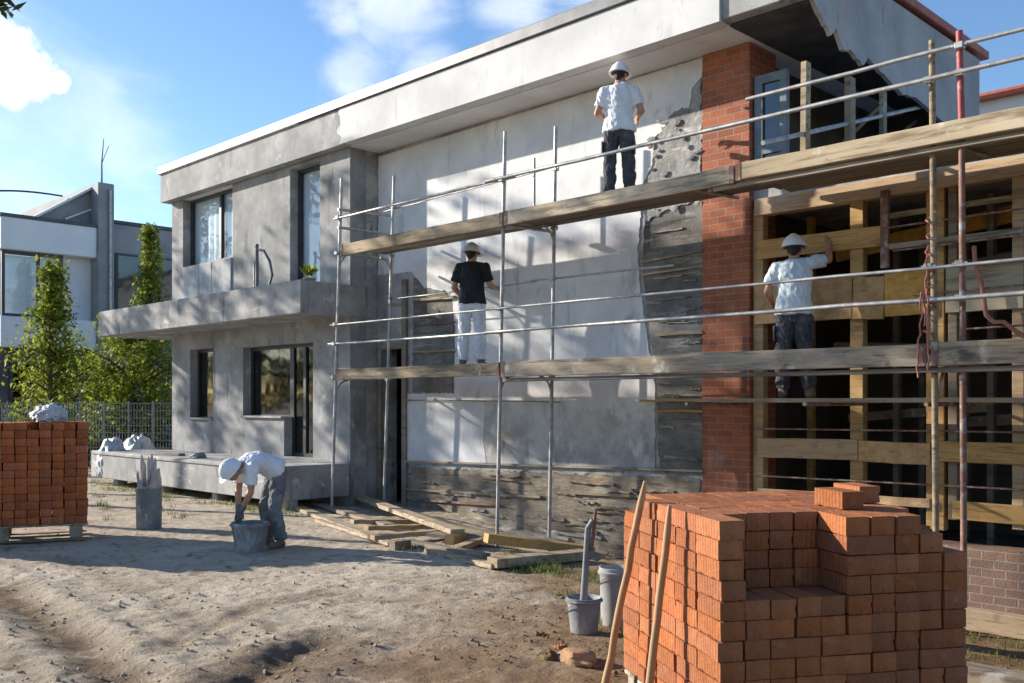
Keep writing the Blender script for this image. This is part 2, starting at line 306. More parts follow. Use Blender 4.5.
M['brick_far'] = brick_mat('fired clay brick red', (.33, .100, .042), (.42, .140, .058))

def leaf_mat(name, c1, c2, trans=.4):
    m, nt, b = _new(name)
    out = nt.nodes['Material Output']
    n = noise_node(nt, 2.2, 5); n2 = noise_node(nt, 17, 2)
    ad = nt.nodes.new('ShaderNodeMath'); ad.operation = 'MULTIPLY_ADD'; ad.inputs[1].default_value = .5
    _lk(nt, n2.outputs['Fac'], ad.inputs[0]); 
    mu = nt.nodes.new('ShaderNodeMath'); mu.operation = 'MULTIPLY'; mu.inputs[1].default_value = .5
    _lk(nt, n.outputs['Fac'], mu.inputs[0]); _lk(nt, mu.outputs[0], ad.inputs[2])
    col = mixc(nt, maprange(nt, ad.outputs[0], .36, .64), c1, c2)
    _lk(nt, col, b.inputs['Base Color']); b.inputs['Roughness'].default_value = .6
    b.inputs['Specular IOR Level'].default_value = .25
    tl = nt.nodes.new('ShaderNodeBsdfTranslucent')
    hs = nt.nodes.new('ShaderNodeHueSaturation'); hs.inputs['Value'].default_value = 1.8; hs.inputs['Hue'].default_value = .485
    _lk(nt, col, hs.inputs['Color']); _lk(nt, hs.outputs[0], tl.inputs[0])
    mx = nt.nodes.new('ShaderNodeMixShader'); mx.inputs[0].default_value = trans
    _lk(nt, b.outputs[0], mx.inputs[1]); _lk(nt, tl.outputs[0], mx.inputs[2]); _lk(nt, mx.outputs[0], out.inputs[0])
    return m
M['leaf'] = leaf_mat('young green leaves', (.07, .12, .016), (.26, .30, .04))
M['leaf_dark'] = leaf_mat('dark green leaves', (.025, .05, .012), (.07, .11, .025), .3)
M['woods'] = leaf_mat('added woodland foliage', (.018, .03, .012), (.04, .058, .022), .04)  # foliage of the treeline added to darken window reflections
M['grassm'] = leaf_mat('short grass', (.07, .10, .025), (.16, .18, .05), .3)

def soil_mat():
    m, nt, b = _new('dry building site soil')
    L = lambda sc, lo, hi, st=(1, 1, 1), d=8, a=0., bb=1.: maprange(nt, noise_node(nt, sc, d, st, .68, .4).outputs['Fac'], lo, hi, a, bb)
    tc = nt.nodes.new('ShaderNodeTexCoord'); sp = nt.nodes.new('ShaderNodeSeparateXYZ'); _lk(nt, tc.outputs['Object'], sp.inputs[0])
    col = mixc(nt, L(1.1, .35, .65), (.43, .355, .262), (.55, .47, .365))
    # damper brown earth to the near right (real change of soil), broken by noise
    mr = nt.nodes.new('ShaderNodeMath'); mr.operation = 'MULTIPLY_ADD'; mr.inputs[1].default_value = .55
    _lk(nt, sp.outputs[1], mr.inputs[0]); _lk(nt, sp.outputs[0], mr.inputs[2])      # x + .55 y
    nn = noise_node(nt, .9, 5); ma = nt.nodes.new('ShaderNodeMath'); ma.operation = 'MULTIPLY_ADD'; ma.inputs[1].default_value = 5.0
    _lk(nt, nn.outputs['Fac'], ma.inputs[0]); _lk(nt, mr.outputs[0], ma.inputs[2])
    col = mixc(nt, maprange(nt, ma.outputs[0], -1.8, 1.4), col, mixc(nt, L(2.2, .35, .65), (.15, .090, .045), (.26, .165, .085)))
    col = mixc(nt, L(3.1, .53, .70, d=9), col, (.20, .15, .10))
    col = mixc(nt, L(7.5, .55, .68), col, (.20, .15, .10))
    col = mixc(nt, L(1.9, .58, .72), col, (.57, .505, .41))
    col = mixc(nt, L(34, .60, .72, d=4), col, (.15, .11, .075))
    col = mixc(nt, L(55, .64, .74, d=3), col, (.50, .45, .385))
    av = nt.nodes.new('ShaderNodeAttribute'); av.attribute_name = 'damp_and_shade'        # moist churned earth along the ruts, plus painted shade along the scarp
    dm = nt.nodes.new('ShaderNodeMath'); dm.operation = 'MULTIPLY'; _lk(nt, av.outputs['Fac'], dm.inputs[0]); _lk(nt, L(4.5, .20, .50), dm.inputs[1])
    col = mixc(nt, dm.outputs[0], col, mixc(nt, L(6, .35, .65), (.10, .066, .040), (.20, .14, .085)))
    _lk(nt, col, b.inputs['Base Color']); b.inputs['Roughness'].default_value = .97; b.inputs['Specular IOR Level'].default_value = .15
    n1 = noise_node(nt, 9, 10, rough=.72); n2 = noise_node(nt, 45, 6)
    ad = nt.nodes.new('ShaderNodeMath'); ad.operation = 'MULTIPLY_ADD'; ad.inputs[1].default_value = .3
    _lk(nt, n2.outputs['Fac'], ad.inputs[0]); _lk(nt, n1.outputs['Fac'], ad.inputs[2])
    bp = nt.nodes.new('ShaderNodeBump'); bp.inputs['Strength'].default_value = .9; bp.inputs['Distance'].default_value = .05
    _lk(nt, ad.outputs[0], bp.inputs['Height']); _lk(nt, bp.outputs[0], b.inputs['Normal'])
    return m
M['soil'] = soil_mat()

# ------------------------------------------------------------ mesh builder
def frame_of(d, hint=V((0, 0, 1))):
    d = d.normalized()
    if abs(d.dot(hint)) > .98: hint = V((1, 0, 0)) if abs(d.x) < .9 else V((0, 1, 0))
    x = hint.cross(d).normalized(); y = d.cross(x).normalized()
    return x, y
class B:
    def __init__(s): s.v = []; s.f = []; s.smooth = False
    def add(s, vs, fs):
        o = len(s.v); s.v += [V(p) for p in vs]; s.f += [tuple(i+o for i in f) for f in fs]; return s
    def box(s, x0, x1, y0, y1, z0, z1):
        vs = [(x, y, z) for z in (z0, z1) for y in (y0, y1) for x in (x0, x1)]
        return s.add(vs, [(0, 2, 3, 1), (4, 5, 7, 6), (0, 1, 5, 4), (2, 6, 7, 3), (0, 4, 6, 2), (1, 3, 7, 5)])
    def beam(s, p, q, w, h, up=V((0, 0, 1)), seg=1, wob=0.0):
        p, q = V(p), V(q); x, y = frame_of(q-p, up)
        n = seg+1; vs = []
        for i in range(n):
            c = p.lerp(q, i/seg)
            if wob: c = c + x*random.uniform(-wob, wob) + y*random.uniform(-wob, wob)
            vs += [c-x*w/2-y*h/2, c+x*w/2-y*h/2, c+x*w/2+y*h/2, c-x*w/2+y*h/2]
        fs = [(3, 2, 1, 0), tuple(range(4*seg, 4*seg+4))]
        for i in range(seg):
            for k in range(4):
                a, b = i*4+k, i*4+(k+1) % 4; fs.append((a, b, b+4, a+4))
        return s.add(vs, fs)
    def tube(s, pts, r, n=10, cap=True):
        pts = [V(p) for p in pts]; m = len(pts); vs = []
        rr = r if isinstance(r, (list, tuple)) else [r]*m
        hint = V((0, 0, 1)); px = None
        for i in range(m):
            d = pts[min(i+1, m-1)]-pts[max(i-1, 0)]
            x, y = frame_of(d, hint)
            if px is not None and px.dot(x) < 0 and abs(px.dot(x)) > abs(px.dot(y)): x, y = -x, -y
            px = x
            for k in range(n):
                a = 2*math.pi*k/n; vs.append(pts[i]+x*math.cos(a)*rr[i]+y*math.sin(a)*rr[i])
        fs = []
        for i in range(m-1):
            for k in range(n):
                a, b = i*n+k, i*n+(k+1) % n; fs.append((a, b, b+n, a+n))
        if cap: fs += [tuple(range(n-1, -1, -1)), tuple(range((m-1)*n, m*n))]
        return s.add(vs, fs)
    def loft(s, rings, n=16):                # ring: centre, rx, ry, xaxis, yaxis
        vs = []; m = len(rings)
        for c, rx, ry, ax, ay in rings:
            for k in range(n):
                a = 2*math.pi*k/n; vs.append(V(c)+ax*math.cos(a)*rx+ay*math.sin(a)*ry)
        fs = []
        for i in range(m-1):
            for k in range(n):
                a, b = i*n+k, i*n+(k+1) % n; fs.append((a, b, b+n, a+n))
        fs += [tuple(range(n-1, -1, -1)), tuple(range((m-1)*n, m*n))]
        return s.add(vs, fs)
    def lathe(s, c, prof, n=24, sx=1, sy=1):   # prof: (r, z)
        c = V(c)
        return s.loft([(c+V((0, 0, z)), max(r, 1e-4)*sx, max(r, 1e-4)*sy, V((1, 0, 0)), V((0, 1, 0))) for r, z in prof], n)
    def shell(s, c, prof, n=24):               # open profile without caps
        c = V(c); vs = []; m = len(prof)
        for r, z in prof:
            for k in range(n):
                a = 2*math.pi*k/n; vs.append(c+V((r*math.cos(a), r*math.sin(a), z)))
        fs = [(i*n+k, i*n+(k+1) % n, (i+1)*n+(k+1) % n, (i+1)*n+k) for i in range(m-1) for k in range(n)]
        return s.add(vs, fs)
    def ell(s, c, rx, ry, rz, rot=None, n=14, m=9):
        c = V(c); vs = []; rot = rot or Matrix.Identity(3)
        for i in range(m+1):
            th = math.pi*i/m
            for k in range(n):
                a = 2*math.pi*k/n
                vs.append(c+rot @ V((rx*max(math.sin(th), .01)*math.cos(a), ry*max(math.sin(th), .01)*math.sin(a), -rz*math.cos(th))))
        fs = [(i*n+k, i*n+(k+1) % n, (i+1)*n+(k+1) % n, (i+1)*n+k) for i in range(m) for k in range(n)]
        fs += [tuple(range(n-1, -1, -1)), tuple(range(m*n, m*n+n))]
        return s.add(vs, fs)
    def limb(s, p, q, r0, r1, flat0=False, flat1=False, n=14, sq=1.0, up=V((0, 1, 0))):
        p, q = V(p), V(q); d = (q-p).normalized(); x, y = frame_of(d, up); rings = []
        if not flat0:
            for a in (80, 55, 30): rings.append((p-d*r0*math.sin(math.radians(a)), r0*math.cos(math.radians(a)), r0*sq*math.cos(math.radians(a)), x, y))
        for k in range(5):
            f = k/4; r = r0+(r1-r0)*f; rings.append((p.lerp(q, f), r, r*sq, x, y))
        if not flat1:
            for a in (30, 55, 80): rings.append((q+d*r1*math.sin(math.radians(a)), r1*math.cos(math.radians(a)), r1*sq*math.cos(math.radians(a)), x, y))
        return s.loft(rings, n)
    def prism(s, pts, ext):
        n = len(pts); ext = V(ext); vs = [V(p) for p in pts]+[V(p)+ext for p in pts]
        fs = [tuple(range(n)), tuple(range(2*n-1, n-1, -1))]+[(i, i+n, (i+1) % n+n, (i+1) % n) for i in range(n)]
        return s.add(vs, fs)
    def mesh(s, name, bevel=0, seg=1, inv=None, recalc=True, smooth=False, merge=False):
        me = bpy.data.meshes.new(name)
        vs = [inv @ p for p in s.v] if inv is not None else s.v
        me.from_pydata([tuple(p) for p in vs], [], s.f)
        if recalc or bevel or merge:
            bm = bmesh.new(); bm.from_mesh(me)
            if merge: bmesh.ops.remove_doubles(bm, verts=bm.verts, dist=1e-4)
            bmesh.ops.recalc_face_normals(bm, faces=bm.faces)
            if bevel:
                ed = [e for e in bm.edges if len(e.link_faces) == 2 and e.calc_face_angle(0) > .6]
                bmesh.ops.bevel(bm, geom=ed, offset=bevel, segments=seg, affect='EDGES', clamp_overlap=True)
            bm.to_mesh(me); bm.free()
        if smooth or s.smooth:
            me.polygons.foreach_set('use_smooth', [True]*len(me.polygons))
            me.set_sharp_from_angle(angle=math.radians(48))
        me.update(); return me

def tag(o, label=None, cat=None, group=None, kind=None):
    if label: o['label'] = label
    if cat: o['category'] = cat
    if group: o['group'] = group
    if kind: o['kind'] = kind
    return o
def world_m(o):
    m = o.matrix_basis.copy()
    while o.parent: o = o.parent; m = o.matrix_basis @ m
    return m
def obj(name, b, mat, parent=None, label=None, **kw):
    """link a builder's shapes as ONE mesh; parented meshes are stored in their parent's space."""
    if isinstance(b, B):
        local = kw.pop('local', False)
        inv = world_m(parent).inverted() if (parent is not None and not local) else None
        me = b.mesh(name, inv=inv, **kw)
    else: me = b
    o = bpy.data.objects.new(name, me); COL.objects.link(o)
    if isinstance(mat, str): mat = M[mat]
    if mat: me.materials.append(mat)
    if parent is not None: o.parent = parent
    if label: o['label'] = label
    return o
def thing(name, label, cat, loc=(0, 0, 0), rz=0.0, group=None):
    o = bpy.data.objects.new(name, None); COL.objects.link(o); o.empty_display_size = .2
    o.location = V(loc); o.rotation_euler = (0, 0, rz); return tag(o, label, cat, group)
def solo(name, b, mat, label, cat, origin=None, group=None, **kw):
    """a thing that is one mesh, its origin at its base"""
    c = V(origin) if origin is not None else sum(b.v, V())/len(b.v)
    me = b.mesh(name, inv=Matrix.Translation(-c), **kw)
    o = bpy.data.objects.new(name, me); COL.objects.link(o); me.materials.append(M[mat] if isinstance(mat, str) else mat)
    o.location = c; return tag(o, label, cat, group)

# ------------------------------------------------------------ ground
def spaced(lo, hi, c0, c1, fine, grow=1.22):
    xs = list(np.arange(c0, c1+1e-6, fine)); s = fine
    while xs[-1] < hi: s = min(s*grow, 60); xs.append(xs[-1]+s)
    s = fine
    while xs[0] > lo: s = min(s*grow, 60); xs.insert(0, xs[0]-s)
    return np.array(xs)
def ground():
    xs = spaced(-420, 320, -13.5, 0.5, .032); ys = spaced(-300, 420, 0.2, 9.6, .032)
    X, Y = np.meshgrid(xs, ys, indexing='ij'); Z = zg(X, Y)
    nx, ny = len(xs), len(ys)
    me = bpy.data.meshes.new('ground')
    me.vertices.add(nx*ny); me.vertices.foreach_set('co', np.stack([X, Y, Z], -1).astype(np.float32).ravel())
    i, j = np.meshgrid(np.arange(nx-1), np.arange(ny-1), indexing='ij'); a = (i*ny+j).ravel()
    q = np.stack([a, a+ny, a+ny+1, a+1], -1).astype(np.int32)
    nf = len(q); me.loops.add(nf*4); me.loops.foreach_set('vertex_index', q.ravel())
    me.polygons.add(nf); me.polygons.foreach_set('loop_start', np.arange(nf, dtype=np.int32)*4)
    me.polygons.foreach_set('loop_total', np.full(nf, 4, np.int32)); me.update(calc_edges=True)
    me.polygons.foreach_set('use_smooth', [True]*nf)
    rp = random.Random(71)
    for trail in range(16):
        c = G(rp.uniform(0, 600), rp.uniform(545, 690)); a = rp.uniform(0, 6.28)
        for st in range(rp.randint(5, 12)):
            a += rp.uniform(-.2, .2); c = c+V((math.cos(a), math.sin(a), 0))*.55; sd = .1 if st % 2 else -.1
            px, py = c.x-math.sin(a)*sd, c.y+math.cos(a)*sd
            m = (np.abs(X-px) < .3) & (np.abs(Y-py) < .3)
            if not m.any(): continue
            dx, dy = X[m]-px, Y[m]-py; l = dx*math.cos(a)+dy*math.sin(a); w = -dx*math.sin(a)+dy*math.cos(a)
            e = np.sqrt((l/.15)**2+(w/(.052+.012*np.sign(l)*(np.abs(l) > .03)))**2)
            Z[m] += -.020*(1-sstep(.75, 1.05, e))+.010*np.exp(-((e-1.25)/.18)**2)+.004*np.cos(l*140)*(e < .8)
    damp_and_shade = np.zeros_like(X)
    for pts, w, k in ((RUT_A, .22, 1.0), (RUT_B, .10, .5), (SCARP, .42, 1.0), (RUT_C, .13, .45), (RUT_D, .16, .3)):  # scarp band: brown earth with the scarp's shade painted in
        damp_and_shade = np.maximum(damp_and_shade, k*np.exp(-((polydist(X, Y, pts)+.14*vnoise(X*3, Y*3, 31))/w)**2))
    at = me.attributes.new('damp_and_shade', 'FLOAT', 'POINT'); at.data.foreach_set('value', damp_and_shade.astype(np.float32).ravel())
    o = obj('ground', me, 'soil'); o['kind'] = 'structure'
ground()

def clods():
    b = B(); random.seed(5)
    ico = bmesh.new(); bmesh.ops.create_icosphere(ico, subdivisions=1, radius=1)
    iv = [v.co.copy() for v in ico.verts]; fi = [tuple(v.index for v in f.verts) for f in ico.faces]; ico.free()
    n = 0
    while n < 2600:
        u = random.uniform(-30, 1040); v = 490+random.random()**.55*230
        p = G(u, v)
        if p.y > 8.9: continue
        if -20.2 < p.x < -12.6 and p.y > 7.6: continue
        if vn(p.x*1.3, p.y*1.3) < random.uniform(-.5, .25): continue
        r = random.choice((.004, .005, .006, .007, .008, .009, .011, .013, .018)) * random.uniform(.6, 1.25)
        c = V((p.x, p.y, gz(p.x, p.y)+r*.2))
        q = Quaternion((random.gauss(0, 1), random.gauss(0, 1), random.gauss(0, 1), random.gauss(0, 1))).normalized().to_matrix()
        s = V((random.uniform(.7, 1.5), random.uniform(.7, 1.2), random.uniform(.5, .9)))
        b.add([c+q @ V((w.x*s.x, w.y*s.y, w.z*s.z))*r*random.uniform(.8, 1.2) for w in iv], fi); n += 1
    o = obj('soil_clods', b, M['soil'], recalc=False)
    tag(o, 'loose soil crumbs and small stones strewn over the bare ground', 'rubble', kind='stuff')
def vn(x, y): return float(vnoise(np.array([x]), np.array([y]), 21)[0])
clods()

def grass():
    b = B(); random.seed(8)
    def tuft(p, n, h, spread):
        for _ in range(n):
            x = p.x+random.gauss(0, spread); y = p.y+random.gauss(0, spread)
            z = gz(x, y)-.01; a = random.uniform(0, 6.28); hh = h*random.uniform(.5, 1.3); w = random.uniform(.003, .007)
            d = V((math.cos(a), math.sin(a), 0)); sd = V((-d.y, d.x, 0))*w; l = random.uniform(.1, .7)*hh
            base = V((x, y, z)); mid = base+V((0, 0, hh*.6))+d*l*.4; tip = base+V((0, 0, hh))+d*l
            b.add([base-sd, base+sd, mid+sd*.7, mid-sd*.7, tip], [(0, 1, 2, 3), (3, 2, 4)])
    for u0, v0, u1, v1, n, s in ((95, 484, 285, 512, 70, .10), (200, 486, 300, 514, 40, .12), (500, 566, 560, 574, 40, .10), (500, 560, 610, 583, 34, .14), (330, 520, 420, 552, 8, .1), (120, 500, 190, 520, 14, .15), (560, 590, 620, 625, 10, .12), (95, 490, 110, 520, 12, .1)):
        for _ in range(n):
            f = random.random(); p = G(u0+(u1-u0)*f, v0+(v1-v0)*f+random.gauss(0, 2.5))
            tuft(p, random.randint(10, 26), random.uniform(.04, .09), s*.6)
    for _ in range(60):
        p = V((random.uniform(-4.2, -2.2), random.uniform(6.2, 8.8), 0)); tuft(p, 22, random.uniform(.03, .07), .10)
    o = obj('grass', b, 'grassm', recalc=False)
    tag(o, 'short tufts of grass and weeds growing beside terrace and planks', 'grass', kind='stuff')
grass()

# ------------------------------------------------------------ the house
YF, YW, YD, YB = 8.96, 9.15, 9.71, 15.2
XL, XE, XR, XQ = -19.07, -12.83, -4.84, -1.3       # left end, left volume end, upper end wall, ground floor end
YE = 13.9
ZS, ZR = 5.75, 6.32                                  # soffit, parapet under the cap
house = thing('house', 'two storey grey and white flat roofed house being replastered behind scaffolding', 'house', ((XL+XR)/2, YB-2, 0))
def wall_cells(b, x0, x1, z0, z1, yf, yb, holes):
    xs = sorted({x0, x1, *[h[0] for h in holes], *[h[1] for h in holes]}); zs = sorted({z0, z1, *[h[2] for h in holes], *[h[3] for h in holes]})
    xs = [x for x in xs if x0 <= x <= x1]; zs = [z for z in zs if z0 <= z <= z1]
    def solid(i, k):
        if i < 0 or k < 0 or i >= len(xs)-1 or k >= len(zs)-1: return False
        cx, cz = (xs[i]+xs[i+1])/2, (zs[k]+zs[k+1])/2
        return not any(h[0] < cx < h[1] and h[2] < cz < h[3] for h in holes)
    for i in range(len(xs)-1):
        for k in range(len(zs)-1):
            if not solid(i, k): continue
            a, c, d, e = xs[i], xs[i+1], zs[k], zs[k+1]
            b.add([(a, yf, d), (c, yf, d), (c, yf, e), (a, yf, e)], [(0, 1, 2, 3)])
            b.add([(a, yb, d), (c, yb, d), (c, yb, e), (a, yb, e)], [(3, 2, 1, 0)])
            if not solid(i-1, k): b.add([(a, yf, d), (a, yb, d), (a, yb, e), (a, yf, e)], [(3, 2, 1, 0)])
            if not solid(i+1, k): b.add([(c, yf, d), (c, yb, d), (c, yb, e), (c, yf, e)], [(0, 1, 2, 3)])
            if not solid(i, k-1): b.add([(a, yf, d), (c, yf, d), (c, yb, d), (a, yb, d)], [(3, 2, 1, 0)])
            if not solid(i, k+1): b.add([(a, yf, e), (c, yf, e), (c, yb, e), (a, yb, e)], [(0, 1, 2, 3)])
# openings of the left volume (x0, x1, z0, z1)
xw = lambda u: WX(u, YW)
H1 = (xw(183), xw(232.5), 4.38, ZS)          # upper wide window
H2 = (xw(290), xw(320), 3.56, ZS-.06)        # upper tall window
H3 = (xw(190), xw(213), 1.30, 2.70)          # lower small window
H4 = (xw(243), xw(284), 1.36, 2.66)          # lower wide window
H5 = (xw(284), xw(313), .70, 2.66)           # terrace door
b = B(); wall_cells(b, XL, XE, -.3, 6.1, YW, YW+.32, [H1, H2, H3, H4, H5])
obj('front_wall', b, 'house_render', house, 'grey rendered front wall of the left wing', merge=True)
b = B(); b.box(XL+.002, XL+.3, YW+.322, YB, -.3, 6.1); obj('side_wall', b, 'house_render', house)
b = B(); b.box(XE-.3, XE-.002, YW+.322, YD+.02, -.3, ZS-.003); obj('return_wall', b, 'grey_render', house)
b = B(); b.box(XL, -6.1, YB, YB+.25, -.5, 6.1); obj('back_wall', b, 'house_render', house)
b = B(); b.box(-6.098, XQ, YB, YB+.25, -.5, 3.95); obj('back_wall', b, 'house_render', house)
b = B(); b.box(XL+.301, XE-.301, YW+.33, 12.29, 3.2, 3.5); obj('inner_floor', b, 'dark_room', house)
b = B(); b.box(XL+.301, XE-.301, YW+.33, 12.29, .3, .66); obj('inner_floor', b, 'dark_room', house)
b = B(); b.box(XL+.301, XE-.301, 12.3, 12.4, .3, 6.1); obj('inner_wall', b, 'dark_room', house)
# small sill aprons: lighter panel below upper window, sills
for f0_, f1_ in ((.01, .36), (.37, .62), (.63, .99)):
    b = B(); b.box(H1[0]+(H1[1]-H1[0])*f0_, H1[0]+(H1[1]-H1[0])*f1_, YW-.03, YW-.002, 3.62, 4.37); obj('apron_panel', b, 'wash_render', house, 'pale concrete panel below the upper window', bevel=.006)
for h in (H3, H4):
    b = B(); b.box(h[0]+.003, h[1]-.003, YW-.06, YW+.16, h[2]+.002, h[2]+.04); obj('window_sill', b, 'concrete', house, bevel=.006)
def window(h, y, mullions=(), pane='glass', curtain=None, label=None, fm='frame', fw=.06):
    x0, x1, z0, z1 = h; y0 = y+.16
    f = B(); e = .003
    f.box(x0+e, x0+fw, y0, y0+.07, z0+e, z1-e); f.box(x1-fw, x1-e, y0, y0+.07, z0+e, z1-e)
    f.box(x0+fw, x1-fw, y0+.002, y0+.068, z0+e, z0+fw); f.box(x0+fw, x1-fw, y0+.002, y0+.068, z1-fw, z1-e)
    for m in mullions: f.box(x0+(x1-x0)*m-fw*.6, x0+(x1-x0)*m+fw*.6, y0-.004, y0+.066, z0+fw, z1-fw)
    w = obj('window', f, fm, house, label)
    edges = [0]+list(mullions)+[1]
    for p, q in zip(edges[:-1], edges[1:]):
        g = B(); g.box(x0+(x1-x0)*p+fw*.7, x0+(x1-x0)*q-fw*.7, y0+.03, y0+.042, z0+fw-.01, z1-fw+.01); obj('pane', g, pane, w)
    if curtain:
        c = B(); n = 30; vs = []; a0, a1 = curtain
        for i in range(n+1):
            x = x0+(x1-x0)*(a0+(a1-a0)*i/n); yy = y0+.085+.012*math.sin(i*1.7)
            vs += [(x, yy, z0+.05), (x, yy, z1-.03), (x, yy+.006, z1-.03), (x, yy+.006, z0+.05)]
        fs = []
        for i in range(n):
            for k in range(4): fs.append((i*4+k, i*4+(k+1) % 4, i*4+4+(k+1) % 4, i*4+4+k))
        c.add(vs, fs+[(0, 1, 2, 3), (4*n+3, 4*n+2, 4*n+1, 4*n)]); obj('blind', c, 'curtain', w)
    return w
window(H1, YW, (.62,), 'glass', (.02, .98), 'upper window with two panes and a white blind')
window(H2, YW, (), 'glass', (.05, .95), 'tall upper balcony window with a white blind')
window(H3, YW, (), 'glass_dark', None, 'small dark ground floor window')
window(H4, YW, (), 'glass_dark', None, 'wide dark ground floor window')
window(H5, YW, (.45,), 'glass_dark', None, 'dark glazed terrace door')
# balcony slab and terrace slab
b = B(); b.box(-20.5, XE+.01, 8.22, 8.36, 3.02, 3.54); b.box(-20.5, -20.36, 8.362, 11.4, 3.021, 3.535); b.box(XE-.13, XE+.009, 8.362, YD-.03, 3.021, 3.535)
b.box(-20.358, XE-.132, 8.363, YW-.003, 3.03, 3.46); b.box(-20.358, XL-.003, YW, 11.39, 3.03, 3.46)
obj('balcony', b, 'concrete', house, 'concrete balcony slab wrapping the left corner', bevel=.012)
b = B(); b.box(-19.9, XE-.004, 7.83, YW-.003, .14, .67); b.box(-19.8, XE-.1, 7.80, 7.829, .60, .66)
obj('terrace', b, 'concrete', house, 'raised concrete terrace slab along the left wing', bevel=.012)
for x in (-19.2, -17.2, -15.2, -13.05):
    b = B(); b.box(x, x+.18, 8.0, 8.2, -.3, .139); obj('terrace_post', b, 'concrete', house)
# main wall
door = (-12.72, -12.14, -.5, 2.56)
b = B(); wall_cells(b, XE+.001, -6.50, -.6, ZS-.002, YD, YD+.3, [door])
obj('main_wall', b, 'grey_render', house, 'grey undercoat of the middle wall with a doorway', merge=True)
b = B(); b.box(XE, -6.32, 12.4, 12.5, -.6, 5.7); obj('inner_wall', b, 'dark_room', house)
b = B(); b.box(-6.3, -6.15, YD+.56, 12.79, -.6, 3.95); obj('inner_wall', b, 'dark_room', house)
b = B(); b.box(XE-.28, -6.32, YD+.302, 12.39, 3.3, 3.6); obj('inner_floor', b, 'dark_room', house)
dj = B()
for x0, x1, z1 in ((-12.79, -12.70, 2.62), (-12.16, -12.05, 3.60)): dj.box(x0, x1, YD-.05, YD-.003, -.35, z1)
dj.box(-12.695, -12.165, YD-.045, YD-.004, 2.50, 2.60)
obj('door_frame', dj, 'dark_wood', house, 'rough timber door lining with one tall jamb', bevel=.006)

def ragged(pts, amp, step, fix=()):
    """outline on the wall plane, its edges broken up"""
    out = []; n = len(pts)
    for i in range(n):
        p, q = pts[i], pts[(i+1) % n]; L = (q-p).length; k = max(1, int(L/step))
        for j in range(k):
            c = p.lerp(q, j/k); a = 0 if i in fix else amp
            out.append(c+V((random.uniform(-a, a), 0, random.uniform(-a, a))))
    return out
def coat(name, uv, y, th, mat, amp=.02, step=.07, fix=(), label=None):
    pts = ragged([W(u, v, YD) for u, v in uv], amp, step, fix)
    pts = [V((p.x, y-th, p.z)) for p in pts]
    bb = B(); bb.prism(pts, (0, th, 0)); return obj(name, bb, mat, house, label)
random.seed(3)
coat('plaster_coat', [(379, 157), (703, 58), (702, 78), (693, 88), (690, 108), (672, 114), (664, 130), (655, 138), (653, 165), (643, 185), (641, 223), (638, 252), (640, 283), (645, 318), (650, 352), (655, 380), (656, 424), (655, 470), (560, 468), (404, 464), (404, 394), (455, 393), (456, 330), (452, 292), (425, 288), (412, 272), (379, 275)], YD-.002, .012, 'wall_plaster', .012, .04, (0,), 'white finishing plaster turning patchy grey below the lower deck')
coat('plaster_coat', [(407, 402), (486, 402), (484, 440), (487, 464), (406, 462)], YD-.002, .016, 'panel_plaster', .004, .06, (), 'smooth white patch under the lower deck')
coat('plaster_coat', [(414, 278), (428, 276), (434, 284), (455, 300), (453, 392), (413, 393)], YD-.002, .010, 'dark_render', .012, .05, (), 'dark grey patch beside the tall jamb')
coat('plaster_coat', [(645, 222), (703, 200), (703, 475), (660, 472), (658, 424), (657, 380), (653, 352), (648, 318), (643, 270)], YD-.002, .009, 'dark_render', .012, .05, (), 'dark grey strip beside the brick pillar')
coat('plaster_coat', [(656, 140), (676, 112), (694, 108), (703, 78), (703, 198), (646, 221), (646, 188), (655, 168)], YD-.002, .026, 'rough_cement', .03, .04, (), 'lumpy grey cement splash below the white plaster')
coat('plaster_coat', [(403, 468), (700, 478), (703, 546), (640, 560), (520, 545), (402, 515)], YD-.002, .014, 'masonry', .02, .05, (), 'rough brownish exposed masonry along the wall foot')
for k in range(26):
    u = random.uniform(406, 640); v = random.uniform(470, 528)+(u-405)*.05; p = W(u, v, YD-.03); L = random.uniform(.25, 1.1)
    bb = B(); bb.beam(p, p+V((L, 0, random.uniform(-.02, .02))), .035, random.uniform(.015, .045), seg=7, wob=.012); obj('ledge', bb, random.choice(['masonry', 'masonry', 'rough_cement', 'dark_wood']), house)
for k in range(22):
    v = random.uniform(230, 468); u = random.uniform(646 if v < 350 else 660, 690); p = W(u, v, YD-.02); L = min(random.uniform(.2, .6), -6.52-p.x)
    if L < .08: continue
    bb = B(); bb.beam(p, p+V((L, 0, random.uniform(-.012, .012))), .028, random.uniform(.010, .03), seg=6, wob=.008); obj('ledge', bb, random.choice(['dark_render', 'rough_cement', 'grey_wood', 'masonry']), house)
# lumps of splashed mortar on the rough patches
lb = B()
for _ in range(26):
    u = random.uniform(650, 698); v = random.uniform(120, 215); p = W(u, v, YD-.05)
    r = random.uniform(.015, .05); lb.ell(p, r*random.uniform(.8, 1.8), .010, r*random.uniform(.6, 1.1), n=7, m=5)
for _ in range(0):
    u = random.uniform(405, 700); v = random.uniform(465, 520); p = W(u, v, YD-.02)
    r = random.uniform(.02, .06); lb.ell(p, r*random.uniform(.8, 2.6), .014, r*random.uniform(.4, .8), n=7, m=5)
obj('mortar_lumps', lb, 'rough_cement', house, smooth=True)['kind'] = 'stuff'
